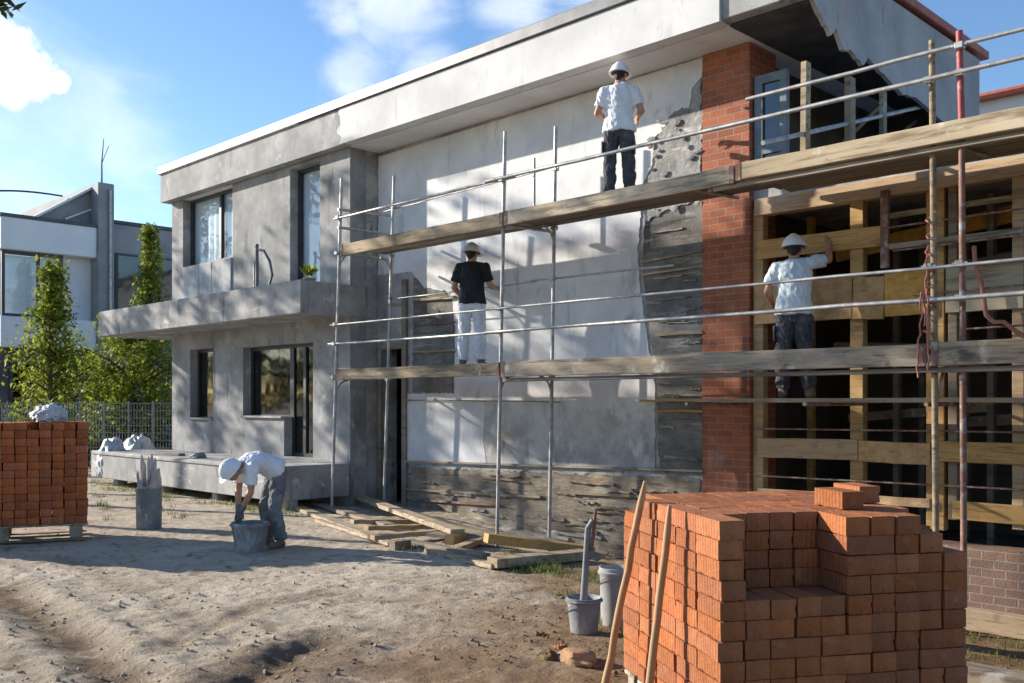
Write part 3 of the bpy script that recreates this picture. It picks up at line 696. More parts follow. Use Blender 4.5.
# horizontal battens and old lath on the wall
for (u0, v0, u1, v1, h, mt) in ((404, 461, 703, 471, .028, 'grey_wood'), (402, 489, 540, 497, .035, 'grey_wood'), (402, 499, 500, 505, .03, 'rust'),
        (640, 401, 703, 400, .028, 'timber'), (655, 411, 703, 411, .025, 'timber'), (641, 262, 703, 250, .03, 'grey_wood'), (641, 275, 703, 266, .025, 'grey_wood'),
        (414, 300, 456, 297, .04, 'grey_wood'), (414, 352, 455, 350, .03, 'grey_wood'), (414, 376, 455, 375, .03, 'grey_wood'), (414, 325, 455, 322, .02, 'rust'),
        (655, 335, 703, 332, .03, 'grey_wood'), (405, 400, 560, 402, .016, 'grey_wood'), (560, 492, 703, 500, .03, 'dark_wood')):
    p, q = W(u0, v0, YD-.045), W(u1, v1, YD-.045); z = (p.z+q.z)/2
    bb = B(); bb.beam((p.x, YD-.045, p.z), (q.x, YD-.045, q.z), h*.7, h, seg=5, wob=.004); obj('batten', bb, mt, house)
# brick pillar
PX0, PX1 = -6.495, -5.86
b = B(); b.box(PX0, PX1, YD-.035, YD+.55, -.6, ZS-.003); obj('brick_pillar', b, 'brick_pillar', house, 'bare red brick pillar up to the eaves', bevel=.006)
# fascia, cap, soffit
XC = -5.79
b = B(); b.box(XL-.12, XE+.1, YF, YF+.18, ZS, ZR); b.box(XL-.12, XL+.06, YF+.181, YB+.3, ZS, ZR)
obj('fascia', b, 'fascia_grey', house, 'grey weathered roof fascia over the left wing')
random.seed(2)
fo = [V((XE+.1+(random.uniform(-.06, .06) if 0 < k < 9 else 0)-.12, YF-.012, ZS+.004+(ZR-ZS-.008)*k/9)) for k in range(10)]
b = B(); b.prism(fo+[V((XC, YF-.012, ZR-.004)), V((XC, YF-.012, ZS+.004))], (0, .19, 0))
obj('fascia', b, 'fascia_white', house, 'white rendered roof fascia over the middle wall')
b = B(); b.box(XC+.003, XR-.002, YF+.03, YF+.2, ZS+.03, ZR-.003); obj('fascia', b, 'concrete', house, 'darker unfinished end of the fascia', bevel=.008)
b = B(); b.box(XL-.17, XE-1.2, YF-.05, YF+.25, ZR+.003, ZR+.16); b.box(XL-.17, XL+.12, YF+.252, YB+.3, ZR+.003, ZR+.16)
obj('roof_cap', b, 'roof_metal', house, 'bright metal roof edge at the left', bevel=.01)
b = B(); b.box(XE-1.198, XR+.03, YF-.05, YF+.25, ZR+.003, ZR+.16); obj('roof_cap', b, 'dark_metal', house, 'dark metal roof edge over the middle', bevel=.01)
b = B(); b.box(XL, XC, YF+.19, YE-.1, ZS-.001, ZS+.1); obj('soffit', b, 'white_plaster', house)
b = B(); b.box(XC+.002, XR-.06, YF+.203, YE-.1, ZS+.0, ZS+.1); obj('soffit', b, 'soffit', house, 'raw soffit of the right overhang with its shade painted dark')
b = B(); b.box(XL+.1, XR-.06, YF+.21, YE-.05, ZR-.1, ZR+.05); b.box(XL+.1, -6.1, YE-.048, YB, ZR-.1, ZR+.05); obj('roof', b, 'dark_metal', house)
# end wall with torn lower edge
random.seed(9)
prof = [(YF+.21, ZR+.02), (YF+.21, ZS+.1), (9.3, ZS-.02), (9.5, ZS-.14), (9.62, ZS-.22), (9.72, ZS-.12), (9.9, ZS-.30), (10.1, ZS-.26), (10.35, ZS-.36), (10.5, ZS-.24), (10.9, ZS-.34), (11.4, ZS-.44), (11.9, ZS-.40), (12.6, ZS-.52), (13.2, ZS-.5), (13.6, ZS-.6), (YE, ZS-.6), (YE, ZR+.02)]
pp = []
for (y0, z0), (y1, z1) in zip(prof, prof[1:]+prof[:1]):
    inner = 1 <= prof.index((y0, z0)) <= 15
    k = 4 if inner else 1
    for j in range(k): pp.append(V((XR, y0+(y1-y0)*j/k+(random.uniform(-.012, .012) if inner else 0), z0+(z1-z0)*j/k+(random.uniform(-.013, .013) if inner else 0))))
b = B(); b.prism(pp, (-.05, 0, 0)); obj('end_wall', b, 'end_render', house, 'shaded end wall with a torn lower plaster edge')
b = B(); b.box(XR-.2, XR+.06, YF+.252, YE+.2, ZR+.06, ZR+.17); obj('roof_cap', b, 'red_trim', house, 'red roof edge along the end wall', bevel=.01)
# upper recess: inner wall, floor, pale window frame, posts
b = B(); b.box(-6.3, -6.1, YD+.56, YB, 3.96, ZS-.002); obj('recess_wall', b, 'dark_room', house); b = B(); b.box(-6.09, XR-.06, YE-.2, YE-.06, 4.123, ZS-.001); obj('recess_wall', b, 'dark_room', house)
b = B(); b.box(-6.09, XQ, YD+.05, YB-.05, 3.955, 4.12); obj('upper_slab', b, 'concrete', house)
fr = B(); x = PX1+.03
fr.box(x, x+.10, YD+.02, YD+.09, 4.125, 5.35); fr.box(x+.32, x+.40, YD+.02, YD+.09, 4.125, 5.35); fr.box(x+.10, x+.32, YD+.022, YD+.088, 5.25, 5.349); fr.box(x+.10, x+.32, YD+.022, YD+.088, 4.45, 4.53)
fw = obj('window', fr, 'wframe', house, 'narrow pale window frame beside the brick pillar')
g = B(); g.box(x+.10, x+.32, YD+.05, YD+.06, 4.13, 5.25); obj('pane', g, 'glass_dark', fw)
def endpt(u, v):                       # point on the plane x = XR-.1
    a = (u-CU)/FPX; X = XR-.1; t = X/(R2*(a-1)); return V((X, R2*(a+1)*t, CAMH+t*(HZ-v)/FPX))
for u, v0, v1, w, mt, lean in ((805, 62, 158, .10, 'grey_wood', .02), (850, 78, 150, .12, 'dark_wood', 0), (883, 92, 140, .09, 'grey_wood', 0)):
    p = endpt(u, v0); q = V((p.x, p.y, 4.125)); bb = B(); bb.beam(q, p+V((0, lean, 0)), w, w*.6, up=V((1, 0, 0))); obj('prop', bb, mt, house)
bb = B(); bb.tube([endpt(763, 143), endpt(925, 106)], .025, 8); obj('rail', bb, 'steel', house)
for k in range(4):
    bb = B(); bb.beam((-6.0, 10.4+k*1.1, 3.9+.2*k), (-5.2, 11.6+k, 5.3), .12, .04); obj('board', bb, 'dark_wood', house)

# ------------------------------------------------------------ timber framed opening at the right (part of the house)
tf = B(); YT = YD
def stud(u0, u1, v0, v1, mat='timber', y=YT, d=.12, name='stud', label=None):
    um = (u0+u1)/2; x0, x1 = WX(u0, y), WX(u1, y); z1, z0 = WZ(um, v0, y), WZ(um, v1, y)
    bb = B(); bb.box(x0, x1, y, y+d, z0, z1); return bb
frame = obj('timber_frame', B().box(WX(754, YT)+.0, XQ, YT-.0, YT+.14, 3.76, 3.95), 'timber', house, 'yellow timber framing filling the ground floor opening', bevel=.006)
def sub(name, bb, mat, label=None): return obj(name, bb, mat, frame, label, bevel=.005)
for u0, u1, v0, v1, mt in ((753, 763, 204, 520, 'timber'), (850, 863, 196, 520, 'timber'), (926, 944, 170, 530, 'timber'), (948, 957, 180, 520, 'dark_wood'), (1012, 1024, 170, 530, 'timber')):
    sub('stud', stud(u0, u1, v0+4, v1, mt, y=YT+.03, d=.11), mt)
for X in (-2.3, -1.42): sub('stud', B().box(X, X+.1, YT+.03, YT+.14, -.3, 3.5), 'timber')
sub('stud', stud(880, 888, 190, 268, 'rust', y=YT-.05, d=.05), 'rust', 'rusty short upright')
def rail(u0, v0a, v0b, u1, v1a, v1b, mat='timber', y=YT-.02, d=.045, label=None, split=()):
    za, zb = (WZ(u0, v0a, y)+WZ(u1, v1a, y))/2, (WZ(u0, v0b, y)+WZ(u1, v1b, y))/2
    us = [u0]+list(split)+[u1]
    for p, q in zip(us[:-1], us[1:]):
        dz = random.uniform(-.012, .012)
        sub('rail', B().beam((WX(p, y)+.004, y+d/2, (za+zb)/2+dz+random.uniform(-.014, .014)), (WX(q, y)-.004, y+d/2+random.uniform(-.004, .004), (za+zb)/2+dz+random.uniform(-.014, .014)), d, za-zb, seg=6, wob=.003), mat if random.random() < .7 else random.choice(['pale_wood', 'osb']), label)
rail(757, 241, 259, 881, 225, 246, 'timber', split=())
rail(754, 288, 325, 928, 270, 316, 'osb', split=(852, 884), label='wide sheathing board between the studs')
rail(945, 270, 314, 1024, 259, 307, 'osb', y=YT-.01)
rail(757, 438, 458, 930, 440, 461, 'timber', split=(858,))
rail(932, 441, 462, 1030, 444, 465, 'timber', y=YT-.018)
rail(757, 489, 497, 930, 498, 507, 'timber')
rail(952, 503, 522, 1040, 507, 526, 'timber', y=YT-.016)
rail(888, 248, 253, 1024, 226, 233, 'grey_wood', y=YT-.045, d=.03)
rail(888, 216, 221, 1024, 190, 197, 'grey_wood', y=YT+.15, d=.03)
for k, (x, z) in enumerate(((-4.4, 3.0), (-3.6, 2.7), (-2.9, 3.2))):
    sub('rail', B().beam((x-.9, YT+.9+.3*k, z), (x+1.0, YT+1.2+.3*k, z+.15), .05, .14), 'dark_wood')
random.seed(51)
for k in range(9):
    x = random.uniform(-5.9, -1.8); y = random.uniform(YT+.7, YT+2.4)
    sub('stud', B().box(x, x+.07, y, y+.1, .0, 3.9), random.choice(['dark_wood', 'timber', 'dark_wood']))
for k in range(9):
    x = random.uniform(-5.8, -3.0); y = random.uniform(YT+.5, YT+2.0); z = random.uniform(.5, 3.6)
    sub('rail', B().beam((x, y, z), (x+random.uniform(1, 2.2), y+random.uniform(-.2, .3), z+random.uniform(-.2, .3)), .04, random.uniform(.06, .2)), random.choice(['dark_wood', 'osb', 'grey_wood']))
for z, x0, x1 in ((2.05, -5.7, -3.0), (2.95, -3.4, -1.6), (.82, -5.8, -1.6), (2.35, -3.5, -1.6), (2.72, -4.0, -1.6), (1.35, -5.8, -1.6), (3.42, -4.3, -1.6), (3.18, -4.2, -1.6)):
    bb = B(); bb.tube([(x0, YT-.06, z), (x1, YT-.07, z+.03)], .011, 8); sub('bar', bb, 'rust')
b = B(); b.box(-5.86, XQ, YT-.08, YT+.25, -.7, .26); obj('base_wall', b, 'base_brick', house, 'painted brick plinth under the timber framing')
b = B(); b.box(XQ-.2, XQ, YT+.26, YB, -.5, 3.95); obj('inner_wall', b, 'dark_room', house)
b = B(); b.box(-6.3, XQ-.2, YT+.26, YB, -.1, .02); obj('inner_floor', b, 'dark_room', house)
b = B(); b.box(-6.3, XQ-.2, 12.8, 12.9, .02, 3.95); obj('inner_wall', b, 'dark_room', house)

# ------------------------------------------------------------ scaffolding
YO, YI = 8.49, 9.22
scaf = thing('scaffold', 'two level steel tube scaffold with plank decks along the facade', 'scaffold', (-8, YO, 0))
def post(x, y, ztop, mat='steel', lean=0.0, r=.024, z0=None, split=None):
    zb = gz(x, y) if z0 is None else z0
    bb = B(); bb.tube([(x+lean, y, zb-.05), (x, y, ztop)], r, 12); o = obj('pole', bb, mat, scaf, smooth=True)
    pb = B(); pb.box(x+lean-.07, x+lean+.07, y-.07, y+.07, zb-.02, zb+.015); obj('base_plate', pb, 'rust', scaf)
    return o
post(-12.12, YO, 5.02, lean=-.26); post(-8.61, YO, 5.03, lean=-.15)
post(-11.78, YI, 5.12, 'steel', -.26); post(-8.42, YI, 5.2, lean=-.12); post(-8.9, YI+.1, 4.9, r=.018, z0=3.98)
post(-3.36, YO+.03, 4.79, 'grey_wood', .04, .027); 
bb = B(); bb.tube([(-3.08, YO, gz(-3.1, YO)-.05), (-3.10, YO, 4.02)], .026, 12); obj('pole', bb, 'rust', scaf, smooth=True)
bb = B(); bb.tube([(-3.10, YO, 4.02), (-3.12, YO, 4.80)], .028, 12); obj('pole', bb, 'redpaint', scaf, 'red painted top of the right hand pole', smooth=True)
post(-2.2, YO, 4.8, 'steel'); post(-1.9, YI, 4.9, 'steel')
def pipe(x0, x1, z0, z1, y, mat='steel', r=.018, sag=.0):
    n = 9; bb = B(); bb.tube([(x0+(x1-x0)*i/n, y+random.uniform(-.004, .004), z0+(z1-z0)*i/n-sag*math.sin(math.pi*i/n)+random.uniform(-.004, .004)) for i in range(n+1)], r, 10)
    return obj('guard_rail', bb, mat, scaf, smooth=True)
random.seed(4)
YP = YO-.045
pipe(-12.25, -8.4, 4.42, 4.43, YP); pipe(-8.9, -1.8, 4.44, 4.43, YP-.02, r=.021)
pipe(-5.15, -1.8, 4.66, 4.67, YP, r=.019)
pipe(-12.4, -8.4, 2.53, 2.52, YP); pipe(-8.9, -1.8, 2.53, 2.53, YP-.02, r=.021)
pipe(-12.35, -8.5, 2.82, 2.82, YP, r=.014); pipe(-8.9, -1.8, 2.82, 2.80, YP-.02, r=.016)
pipe(-12.1, -8.4, 4.62, 4.70, YI+.04, r=.010); pipe(-9.0, -6.6, 3.26, 3.24, YI+.04, r=.014); pipe(-12, -8.8, 3.24, 3.24, YI+.04, r=.010)
# couplers
def coupler(x, y, z):
    bb = B(); bb.box(x-.034, x+.034, y-.04, y+.03, z-.028, z+.028); bb.tube([(x-.06, y-.02, z), (x+.07, y-.02, z)], .014, 8); return obj('coupler', bb, 'steel', scaf, bevel=.006)
for x, dx in ((-12.12, .26), (-8.61, .15), (-3.36, 0), (-3.1, 0), (-2.2, 0)):
    for z in (4.43, 2.53, 2.82, 2.03, 3.9): coupler(x-dx*(1-z/5), YP+.012, z)
for x, dx in ((-11.78, .26), (-8.42, .12)):
    for z in (2.0, 3.9, 4.66): coupler(x-dx*(1-z/5), YI+.01, z)
coupler(-3.1, YP+.01, 4.66); coupler(-8.47, YI, 3.25)
# transoms and brackets
for x, z in ((-12.2, 3.90), (-8.66, 3.88), (-5.9, 3.9), (-3.3, 3.9), (-2.2, 3.9), (-12.3, 2.0), (-8.7, 2.0), (-3.3, 1.98), (-2.2, 1.98), (-12.15, 4.28), (-12.14, 4.55)):
    bb = B(); bb.tube([(x, YO-.05, z), (x+.1, YI+.12, z+random.uniform(-.02, .02))], .02, 10); obj('transom', bb, 'steel', scaf, smooth=True)
for x, y, z, s in ((-12.18, YO, 3.9, 1), (-8.45, YI, 3.9, -1), (-8.5, YI, 1.98, -1), (-12.28, YO, 1.98, 1), (-11.84, YI, 3.85, -1), (-8.70, YO, 1.98, 1), (-3.3, YO+.05, 1.98, 1)):
    pts = []
    for i in range(7):
        a = i/6*math.pi/2; pts.append((x+.0, y+s*.22*(1-math.cos(a)), z-.26+.26*math.sin(a)))
    bb = B(); bb.tube(pts, .014, 8); obj('brace', bb, 'steel', scaf, smooth=True)
# decks: boards with own wobble
def plankb(x0, x1, y0, y1, zt, th=.045, mat='grey_wood', name='deck_plank', dz0=0, dz1=0, label=None):
    bb = B(); bb.beam((x0, (y0+y1)/2, zt-th/2+dz0), (x1, (y0+y1)/2, zt-th/2+dz1), (y1-y0), th, seg=8, wob=.003)
    return obj(name, bb, mat, scaf, label, bevel=.004)
def deck(x0, x1, y0, y1, zt, n, mats):
    w = (y1-y0)/n
    for k in range(n): plankb(x0+random.uniform(-.06, .06), x1+random.uniform(-.06, .06), y0+k*w+.008, y0+(k+1)*w-.008, zt-random.uniform(0, .01), mat=random.choice(mats))
deck(-12.0, -8.66, YO-.02, YI+.0, 3.985, 4, ['dark_wood', 'dark_wood', 'grey_wood']); deck(-8.75, -5.2, YO-.02, YI+.02, 3.98, 4, ['dark_wood', 'grey_wood', 'dark_wood'])
deck(-5.35, -1.7, YO-.02, YI+.38, 3.98, 6, ['dark_wood', 'grey_wood', 'timber'])
deck(-12.1, -8.66, YO-.02, YI, 2.12, 4, ['dark_wood', 'grey_wood']); deck(-8.7, -6.1, YO-.02, YI-.02, 2.115, 4, ['dark_wood', 'grey_wood'])
deck(-6.1, -3.32, YO-.02, YO+.2, 2.11, 1, ['dark_wood']); deck(-3.3, -1.7, YO-.02, YI, 2.11, 3, ['dark_wood', 'grey_wood'])
def toe(x0, x1, z0, z1, y, mat, label=None, s0=0, s1=0):
    zc = (z0+z1)/2; bb = B(); bb.beam((x0, y, zc+s0), (x1, y, zc+s1), .045, z1-z0, seg=10, wob=.003); o = obj('edge_board', bb, mat, scaf, label, bevel=.006)
    for xx in (x0+.03, x1-.03):
        eb = B(); eb.box(xx-.028, xx+.028, y-.0265, y+.0265, z0-.003, z1+.003); obj('end_band', eb, 'rust', o)
    return o
YT0 = YO-.075
toe(-12.02, -8.56, 3.83, 4.00, YT0, 'grey_wood'); toe(-8.53, -5.26, 3.84, 4.01, YT0, 'grey_wood'); toe(-5.24, -1.7, 3.855, 4.025, YT0-.004, 'pale_wood', 'pale yellowish edge board on the upper deck')
toe(-5.6, -1.7, 3.80, 3.845, YT0+.05, 'grey_wood')
toe(-12.14, -8.62, 1.98, 2.14, YT0, 'grey_wood'); toe(-8.59, -3.36, 1.96, 2.15, YT0, 'grey_wood'); toe(-3.32, -1.7, 1.96, 2.16, YT0, 'grey_wood')
toe(-8.6, -1.7, 1.90, 1.945, YT0+.05, 'dark_wood')
plankb(-6.2, -1.7, YI-.16, YI+.24, 1.69, .045, 'pale_wood', 'foot_board', label='narrow foot board behind the lower deck')
for x in (-5.9, -4.55, -3.4, -2.0):
    bb = B(); bb.tube([(x, YO, 1.63), (x, YD+.04, 1.63)], .02, 8); obj('transom', bb, 'rust', scaf, smooth=True)
# rope and hose
def wavy(p, q, n, amp):
    pts = []
    for i in range(n+1):
        c = V(p).lerp(V(q), i/n); pts.append(c+V((random.gauss(0, amp), random.gauss(0, amp*.5), 0)))
    return pts
random.seed(6)
bb = B(); p = V((-3.36, YO-.02, 3.25)); pts = []
for i in range(60):
    a = i*1.1; z = 3.3-i*.024; pts.append((p.x+.04*math.cos(a)+random.gauss(0, .008), YO-.0+.045*math.sin(a), z))
bb.tube(pts, .007, 6); bb.tube(wavy((-3.40, YO-.1, 2.6), (-3.42, YO-.13, 1.86), 18, .006), .008, 6); bb.tube(wavy((-3.34, YO-.11, 2.62), (-3.33, YO-.13, 1.92), 18, .006), .008, 6); bb.tube(wavy((-3.36, YO-.06, 3.0), (-3.38, YO-.1, 2.3), 14, .008), .009, 6)
solo('rope', bb, 'rope', 'faded red rope wound round the right scaffold post and hanging in loops', 'rope', smooth=True)
hp = [W(u, v, 9.6) for u, v in ((974, 246), (975, 262), (981, 280), (984, 300), (986, 315), (994, 322), (1004, 322), (1014, 330), (1030, 340), (1046, 342))]
bb = B(); bb.tube(hp, .022, 8)
solo('hose', bb, 'rope', 'red hose draped inside the timber opening at the right', 'hose', smooth=True)

# ------------------------------------------------------------ bricks
BP, BD, BC = .130, .262, .0925
bm_ = bmesh.new(); gx, gy, gz_ = (np.linspace(-BP/2+.0025, BP/2-.0025, 7), np.linspace(-BD/2+.0025, BD/2-.0025, 11), np.linspace(0, BC-.0025, 6))
bmesh.ops.create_cube(bm_, size=1)
for ax_, g_ in ((0, gx), (1, gy), (2, gz_)):
    pass
bmesh.ops.subdivide_edges(bm_, edges=bm_.edges[:], cuts=8, use_grid_fill=True)
for v in bm_.verts: v.co = V((v.co.x*(BP-.005), v.co.y*(BD-.005), (v.co.z+.5)*(BC-.0025)))
BRICK_ME = bpy.data.meshes.new('brick'); bm_.to_mesh(BRICK_ME); bm_.free(); BRICK_ME.materials.append(M['brick'])
BRICK_FAR = BRICK_ME.copy(); BRICK_FAR.materials.clear(); BRICK_FAR.materials.append(M['brick_far'])
BRICK_ROUGH = []
random.seed(21)
for base in (BRICK_ME, BRICK_FAR):
    L = []
    for k in range(6):
        me = base.copy()
        for v in me.vertices:
            p = v.co.copy(); c = V((0, 0, BC/2)); q = p-c
            e = sorted(((BP-.005)/2-abs(q.x), (BD-.005)/2-abs(q.y), (BC-.0025)/2-abs(q.z)))
            n = mnoise.noise_vector(p*12+V((k*7.3, 0, 0))); v.co += n*.0022
            if e[1] < .001:                                     # on an edge: worn and chipped
                w = .0018+max(0, mnoise.noise(p*22+V((k*5.1, 2, 0)))-.22)*.014
                v.co -= V((math.copysign(w, q.x) if (BP-.005)/2-abs(q.x) < .001 else 0, math.copysign(w, q.y) if (BD-.005)/2-abs(q.y) < .001 else 0, math.copysign(w, q.z) if (BC-.0025)/2-abs(q.z) < .001 else 0))
        me.polygons.foreach_set('use_smooth', [False]*len(me.polygons))
        L.append(me)
    BRICK_ROUGH.append(L)
ORD = ['', 'first', 'second', 'third', 'fourth', 'fifth', 'sixth', 'seventh', 'eighth', 'ninth', 'tenth', 'eleventh', 'twelfth', 'thirteenth', 'fourteenth', 'fifteenth', 'sixteenth', 'seventeenth', 'eighteenth']
rest = []                                # bricks beyond the individual budget
def cam2w(x, z): return V((R2*(x-z), R2*(x+z), 0))
def stack(origin, ax, ay, H, z0, zone, meshes, jit, limit_cols=None):
    """H[(i, j)] = courses; ax along the front, ay away from the camera"""
    rz = math.atan2(ax.y, ax.x); out = []
    for (i, j), h in H.items():
        for k in range(h):
            front = H.get((i, j-1), 0) <= k; left = H.get((i-1, j), 0) <= k; top = k == h-1
            p = origin+ax*((i+.5)*BP)+ay*((j+.5)*BD)
            p = p+ax*random.gauss(0, jit)+ay*random.gauss(0, jit*1.4); p.z = z0+k*BC
            a = rz+random.gauss(0, .012)
            out.append((i, j, k, h, front, left, top, p, a))
    return out
def put_brick(me, p, a, label, group):
    o = bpy.data.objects.new('brick', me); COL.objects.link(o); o.location = p; o.rotation_euler = (random.gauss(0, .006), random.gauss(0, .006), a)
    return tag(o, label, 'brick', group)
# near stack
c0 = V((.942*1.0, 0, 4.40)); c1 = V((.6473, 0, 5.69))
P0, P1 = cam2w(.942, 4.40), cam2w(.6473, 5.69)
AY = (P1-P0).normalized(); AX = V((AY.y, -AY.x, 0))
zn = gz(P0.x-.3, P0.y+.7)+.0
NI, NJ = 10, 5
H = {}
random.seed(31)
for i in range(NI):
    for j in range(NJ):
        h = 12
        if j == 0 and 1 <= i <= 4: h = 8
        elif i == NI-1: h = 10 if j == 0 else 11
        elif j >= 1 and i >= 1: h = 12
        elif i == 0: h = (12, 12, 12, 12, 11)[j]
        if (i, j) in ((6, 1), (7, 1), (8, 2)): h = 13
        H[(i, j)] = h
H[(0, 3)] = 12; H[(8, 0)] = 11; H[(7, 0)] = 12; H[(7, 1)] = 12; H[(8, 1)] = 12; H[(5, 1)] = 12
for q in H: H[q] -= 1
near = stack(P0, AX, AY, H, .0925, 'near', None, .003)
count = 0
wide = set(); wide_off = {}
for k in range(0, 11):
    i = 2 if k < 7 else 5
    while i < NI-1:
        if H.get((i, 0), 0) > k and H.get((i+1, 0), 0) > k and not (i < 5 <= i+1 and k >= 7) and random.random() < .2: wide.add((i, k)); i += 2
        else: i += 1
WIDE_ME = []
for me in BRICK_ROUGH[0]:
    m2 = me.copy()
    for v in m2.vertices: v.co.x += (BP/2 if v.co.x > 0 else -BP/2)
    WIDE_ME.append(m2)
for (i, j, k, h, fr, lf, tp, p, a) in near:
    me = random.choice(BRICK_ROUGH[0])
    if j == 0 and (i-1, k) in wide: continue
    if j == 0 and (i, k) in wide: me = random.choice(WIDE_ME); p = p+AX*(BP/2)
    right = H.get((i+1, j), 0) <= k
    if not (fr or lf or tp or right): rest.append((me, p, a)); continue
    if not (fr or lf or tp) : rest.append((me, p, a)); continue
    d = 12-(k+1); co = ORD[d] if d > 0 else 'loose top'
    if j == 0: lab = f'clay brick on front of near stack, {co} course down, {ORD[i+1]} from left'
    elif lf and i == 0: lab = f'clay brick on left side of near stack, {co} course down, {ORD[j+1]} from corner'
    elif fr: lab = f'clay brick behind the near stack gap, {co} course down, {ORD[i+1]} from left'
    else: lab = f'brick atop near stack, {co} course, {ORD[j+1]} row back, {ORD[i+1]} from left'
    if k+1 <= 3: pass
    put_brick(me, p, a, lab, 'bricks of the near stepped stack'); count += 1
def pallet(origin, ax, ay, w, d, label, e=0.0):
    o = thing('pallet', label, 'pallet', origin)
    def plank(p0, p1, wd, h, up=V((0, 0, 1))): q = B(); q.beam(p0, p1, wd, h, up); return q
    n = 6
    for k in range(n):
        f = (k+.5)/n; c = origin+ay*(d*f)
        obj('top_board', plank(c+V((0, 0, .119+e)), c+ax*w+V((0, 0, .119+e)), d/n*.75, .022), 'grey_wood', o, bevel=.003)
    for f in (.06, .5, .94):
        for g in (.07, .5, .93):
            c = origin+ax*(w*g)+ay*(d*f); obj('block', plank(c-ax*.07+V((0, 0, .062+e/2)), c+ax*.07+V((0, 0, .062+e/2)), .10, .09+e), 'grey_wood', o, bevel=.003)
        c = origin+ay*(d*f); obj('bottom_board', plank(c+V((0, 0, .006)), c+ax*w+V((0, 0, .006)), .1, .014), 'dark_wood', o, bevel=.003)
    return o
pallet(V((P0.x, P0.y, .0925-.131)), AX, AY, NI*BP, NJ*BD, 'wooden pallet under the near stepped brick stack')
# left stack
tq = 11.55; q0 = cam2w((88-512)/FPX*tq, tq)              # near right corner of its front
ayc = V((-.467, 0, 1)).normalized(); AY2 = cam2w(ayc.x, ayc.z).normalized(); AX2 = V((AY2.y, -AY2.x, 0))
NI2, NJ2, NK2 = 14, 3, 13
org2 = q0-AX2*(NI2*BP); org2.z = gz(q0.x-.4, q0.y)+.02
H2d = {(i, j): NK2-(1 if random.random() < .35 else 0) if (i, j) != (NI2-1, 0) else NK2 for i in range(NI2) for j in range(NJ2)}
for i in range(NI2-4, NI2): H2d[(i, 1)] = 13; H2d[(i, 2)] = 13
far = stack(org2, AX2, AY2, H2d, org2.z+.19, 'far', None, .004)
far_front = sorted([t for t in far if t[4] or t[6]], key=lambda t: (-(1 if t[1] == 0 else 0), -t[0], -t[2]))
budget = max(0, 298-count); keyset = set()
for t in far_front:
    i, j, k, h, fr, lf, tp, p, a = t
    if budget <= 0: break
    me = random.choice(BRICK_ROUGH[1]); d = NK2-k
    put_brick(me, p, a, f'red brick on front of left pallet stack, {ORD[d]} course down, {ORD[NI2-i]} from right', 'bricks of the left stack')
    keyset.add((i, j, k)); budget -= 1
for t in far:
    if (t[0], t[1], t[2]) not in keyset: rest.append((random.choice(BRICK_ROUGH[1]), t[7], t[8]))
pallet(V((org2.x, org2.y, org2.z)), AX2, AY2, NI2*BP, NJ2*BD, 'weathered pallet under the left brick stack', .057)
bb = B(); far_idx = []
for me, p, a in rest:
    m = Matrix.Translation(p) @ Matrix.Rotation(a, 4, 'Z'); n0 = len(bb.f)
    bb.add([m @ v.co for v in me.vertices], [tuple(q.vertices) for q in me.polygons])
    far_idx += [1 if me.materials[0].name == M['brick_far'].name else 0]*(len(bb.f)-n0)
o = obj('brick_filling', bb, M['brick'], recalc=False); o.data.materials.append(M['brick_far']); o.data.polygons.foreach_set('material_index', far_idx)
tag(o, 'bricks inside and behind the two brick stacks', 'bricks', kind='stuff')

# leaning poles on the near stack
def pole(p, q, r0, r1, label):
    bb = B(); n = 10; p, q = V(p), V(q)
    bb.tube([p.lerp(q, i/n)+V((random.uniform(-.004, .004), random.uniform(-.004, .004), 0)) for i in range(n+1)], [r0+(r1-r0)*i/n for i in range(n)]+[r1*.55], 12)
    return solo('wooden_pole', bb, 'pole_wood', label, 'pole', origin=p, smooth=True)
OUT = -AX
pole(cam2w(.505, 5.40)+V((0, 0, gz(*cam2w(.505, 5.40).xy)-.02)), T(650, 481, 5.22)+OUT*.03, .021, .019, 'taller wooden pole leaning on the far half of the near brick stack')
pole(cam2w(.66, 4.86)+V((0, 0, gz(*cam2w(.66, 4.86).xy)-.02)), T(677, 505, 4.80)+OUT*.035, .022, .018, 'shorter wooden pole leaning on the near brick stack close to its corner')

# ------------------------------------------------------------ buckets and tools
def bucket(name, label, c, rt, rb, h, mat, fill=None, rim=.012, bail=True, cat='bucket'):
    c = V(c); r = thing(name, label, cat, c)
    bb = B(); prof = [(rb*.05, .0), (rb, .0), (rb+.003, .01), (rb+(rt-rb)*.5, h*.5), (rt-.004, h*.86), (rt+rim, h*.90), (rt+rim, h*.93), (rt, h*.94), (rt+.002, h*.99), (rt-.004, h), (rt-.012, h*.97), (rb-.008, .03), (rb*.05, .03)]
    bb.shell(c, prof, 28); obj('bucket_body', bb, mat, r, smooth=True)
    if fill is not None:
        m = B(); rr = rb+(rt-rb)*fill-.012
        m.lathe(c, [(rr, h*fill-.03), (rr, h*fill), (rr*.7, h*fill+.012), (rr*.2, h*fill+.025)], 20); obj('mortar', m, 'mortar', r, smooth=True)
    if bail:
        hb = B(); hb.tube([c+V((math.cos(a)*(rt+.014)*.75-.0, math.sin(a)*(rt+.014), h*.86-.10*math.sin(a)**2*0-.09*abs(math.cos(a)))) for a in [math.pi*(.5+i/12) for i in range(13)]], .004, 6)
        obj('handle', hb, 'steel', r, smooth=True)
    return r
pb = onG(584, 632); bucket('bucket', 'small grey mortar bucket with an upright mixing pipe', pb, .125, .095, .25, 'bucket_grey', .8)
bb = B(); tp = pb+V((0, 0, .16)); top = T(588, 520, (pb.x*-R2+pb.y*R2)+.02)
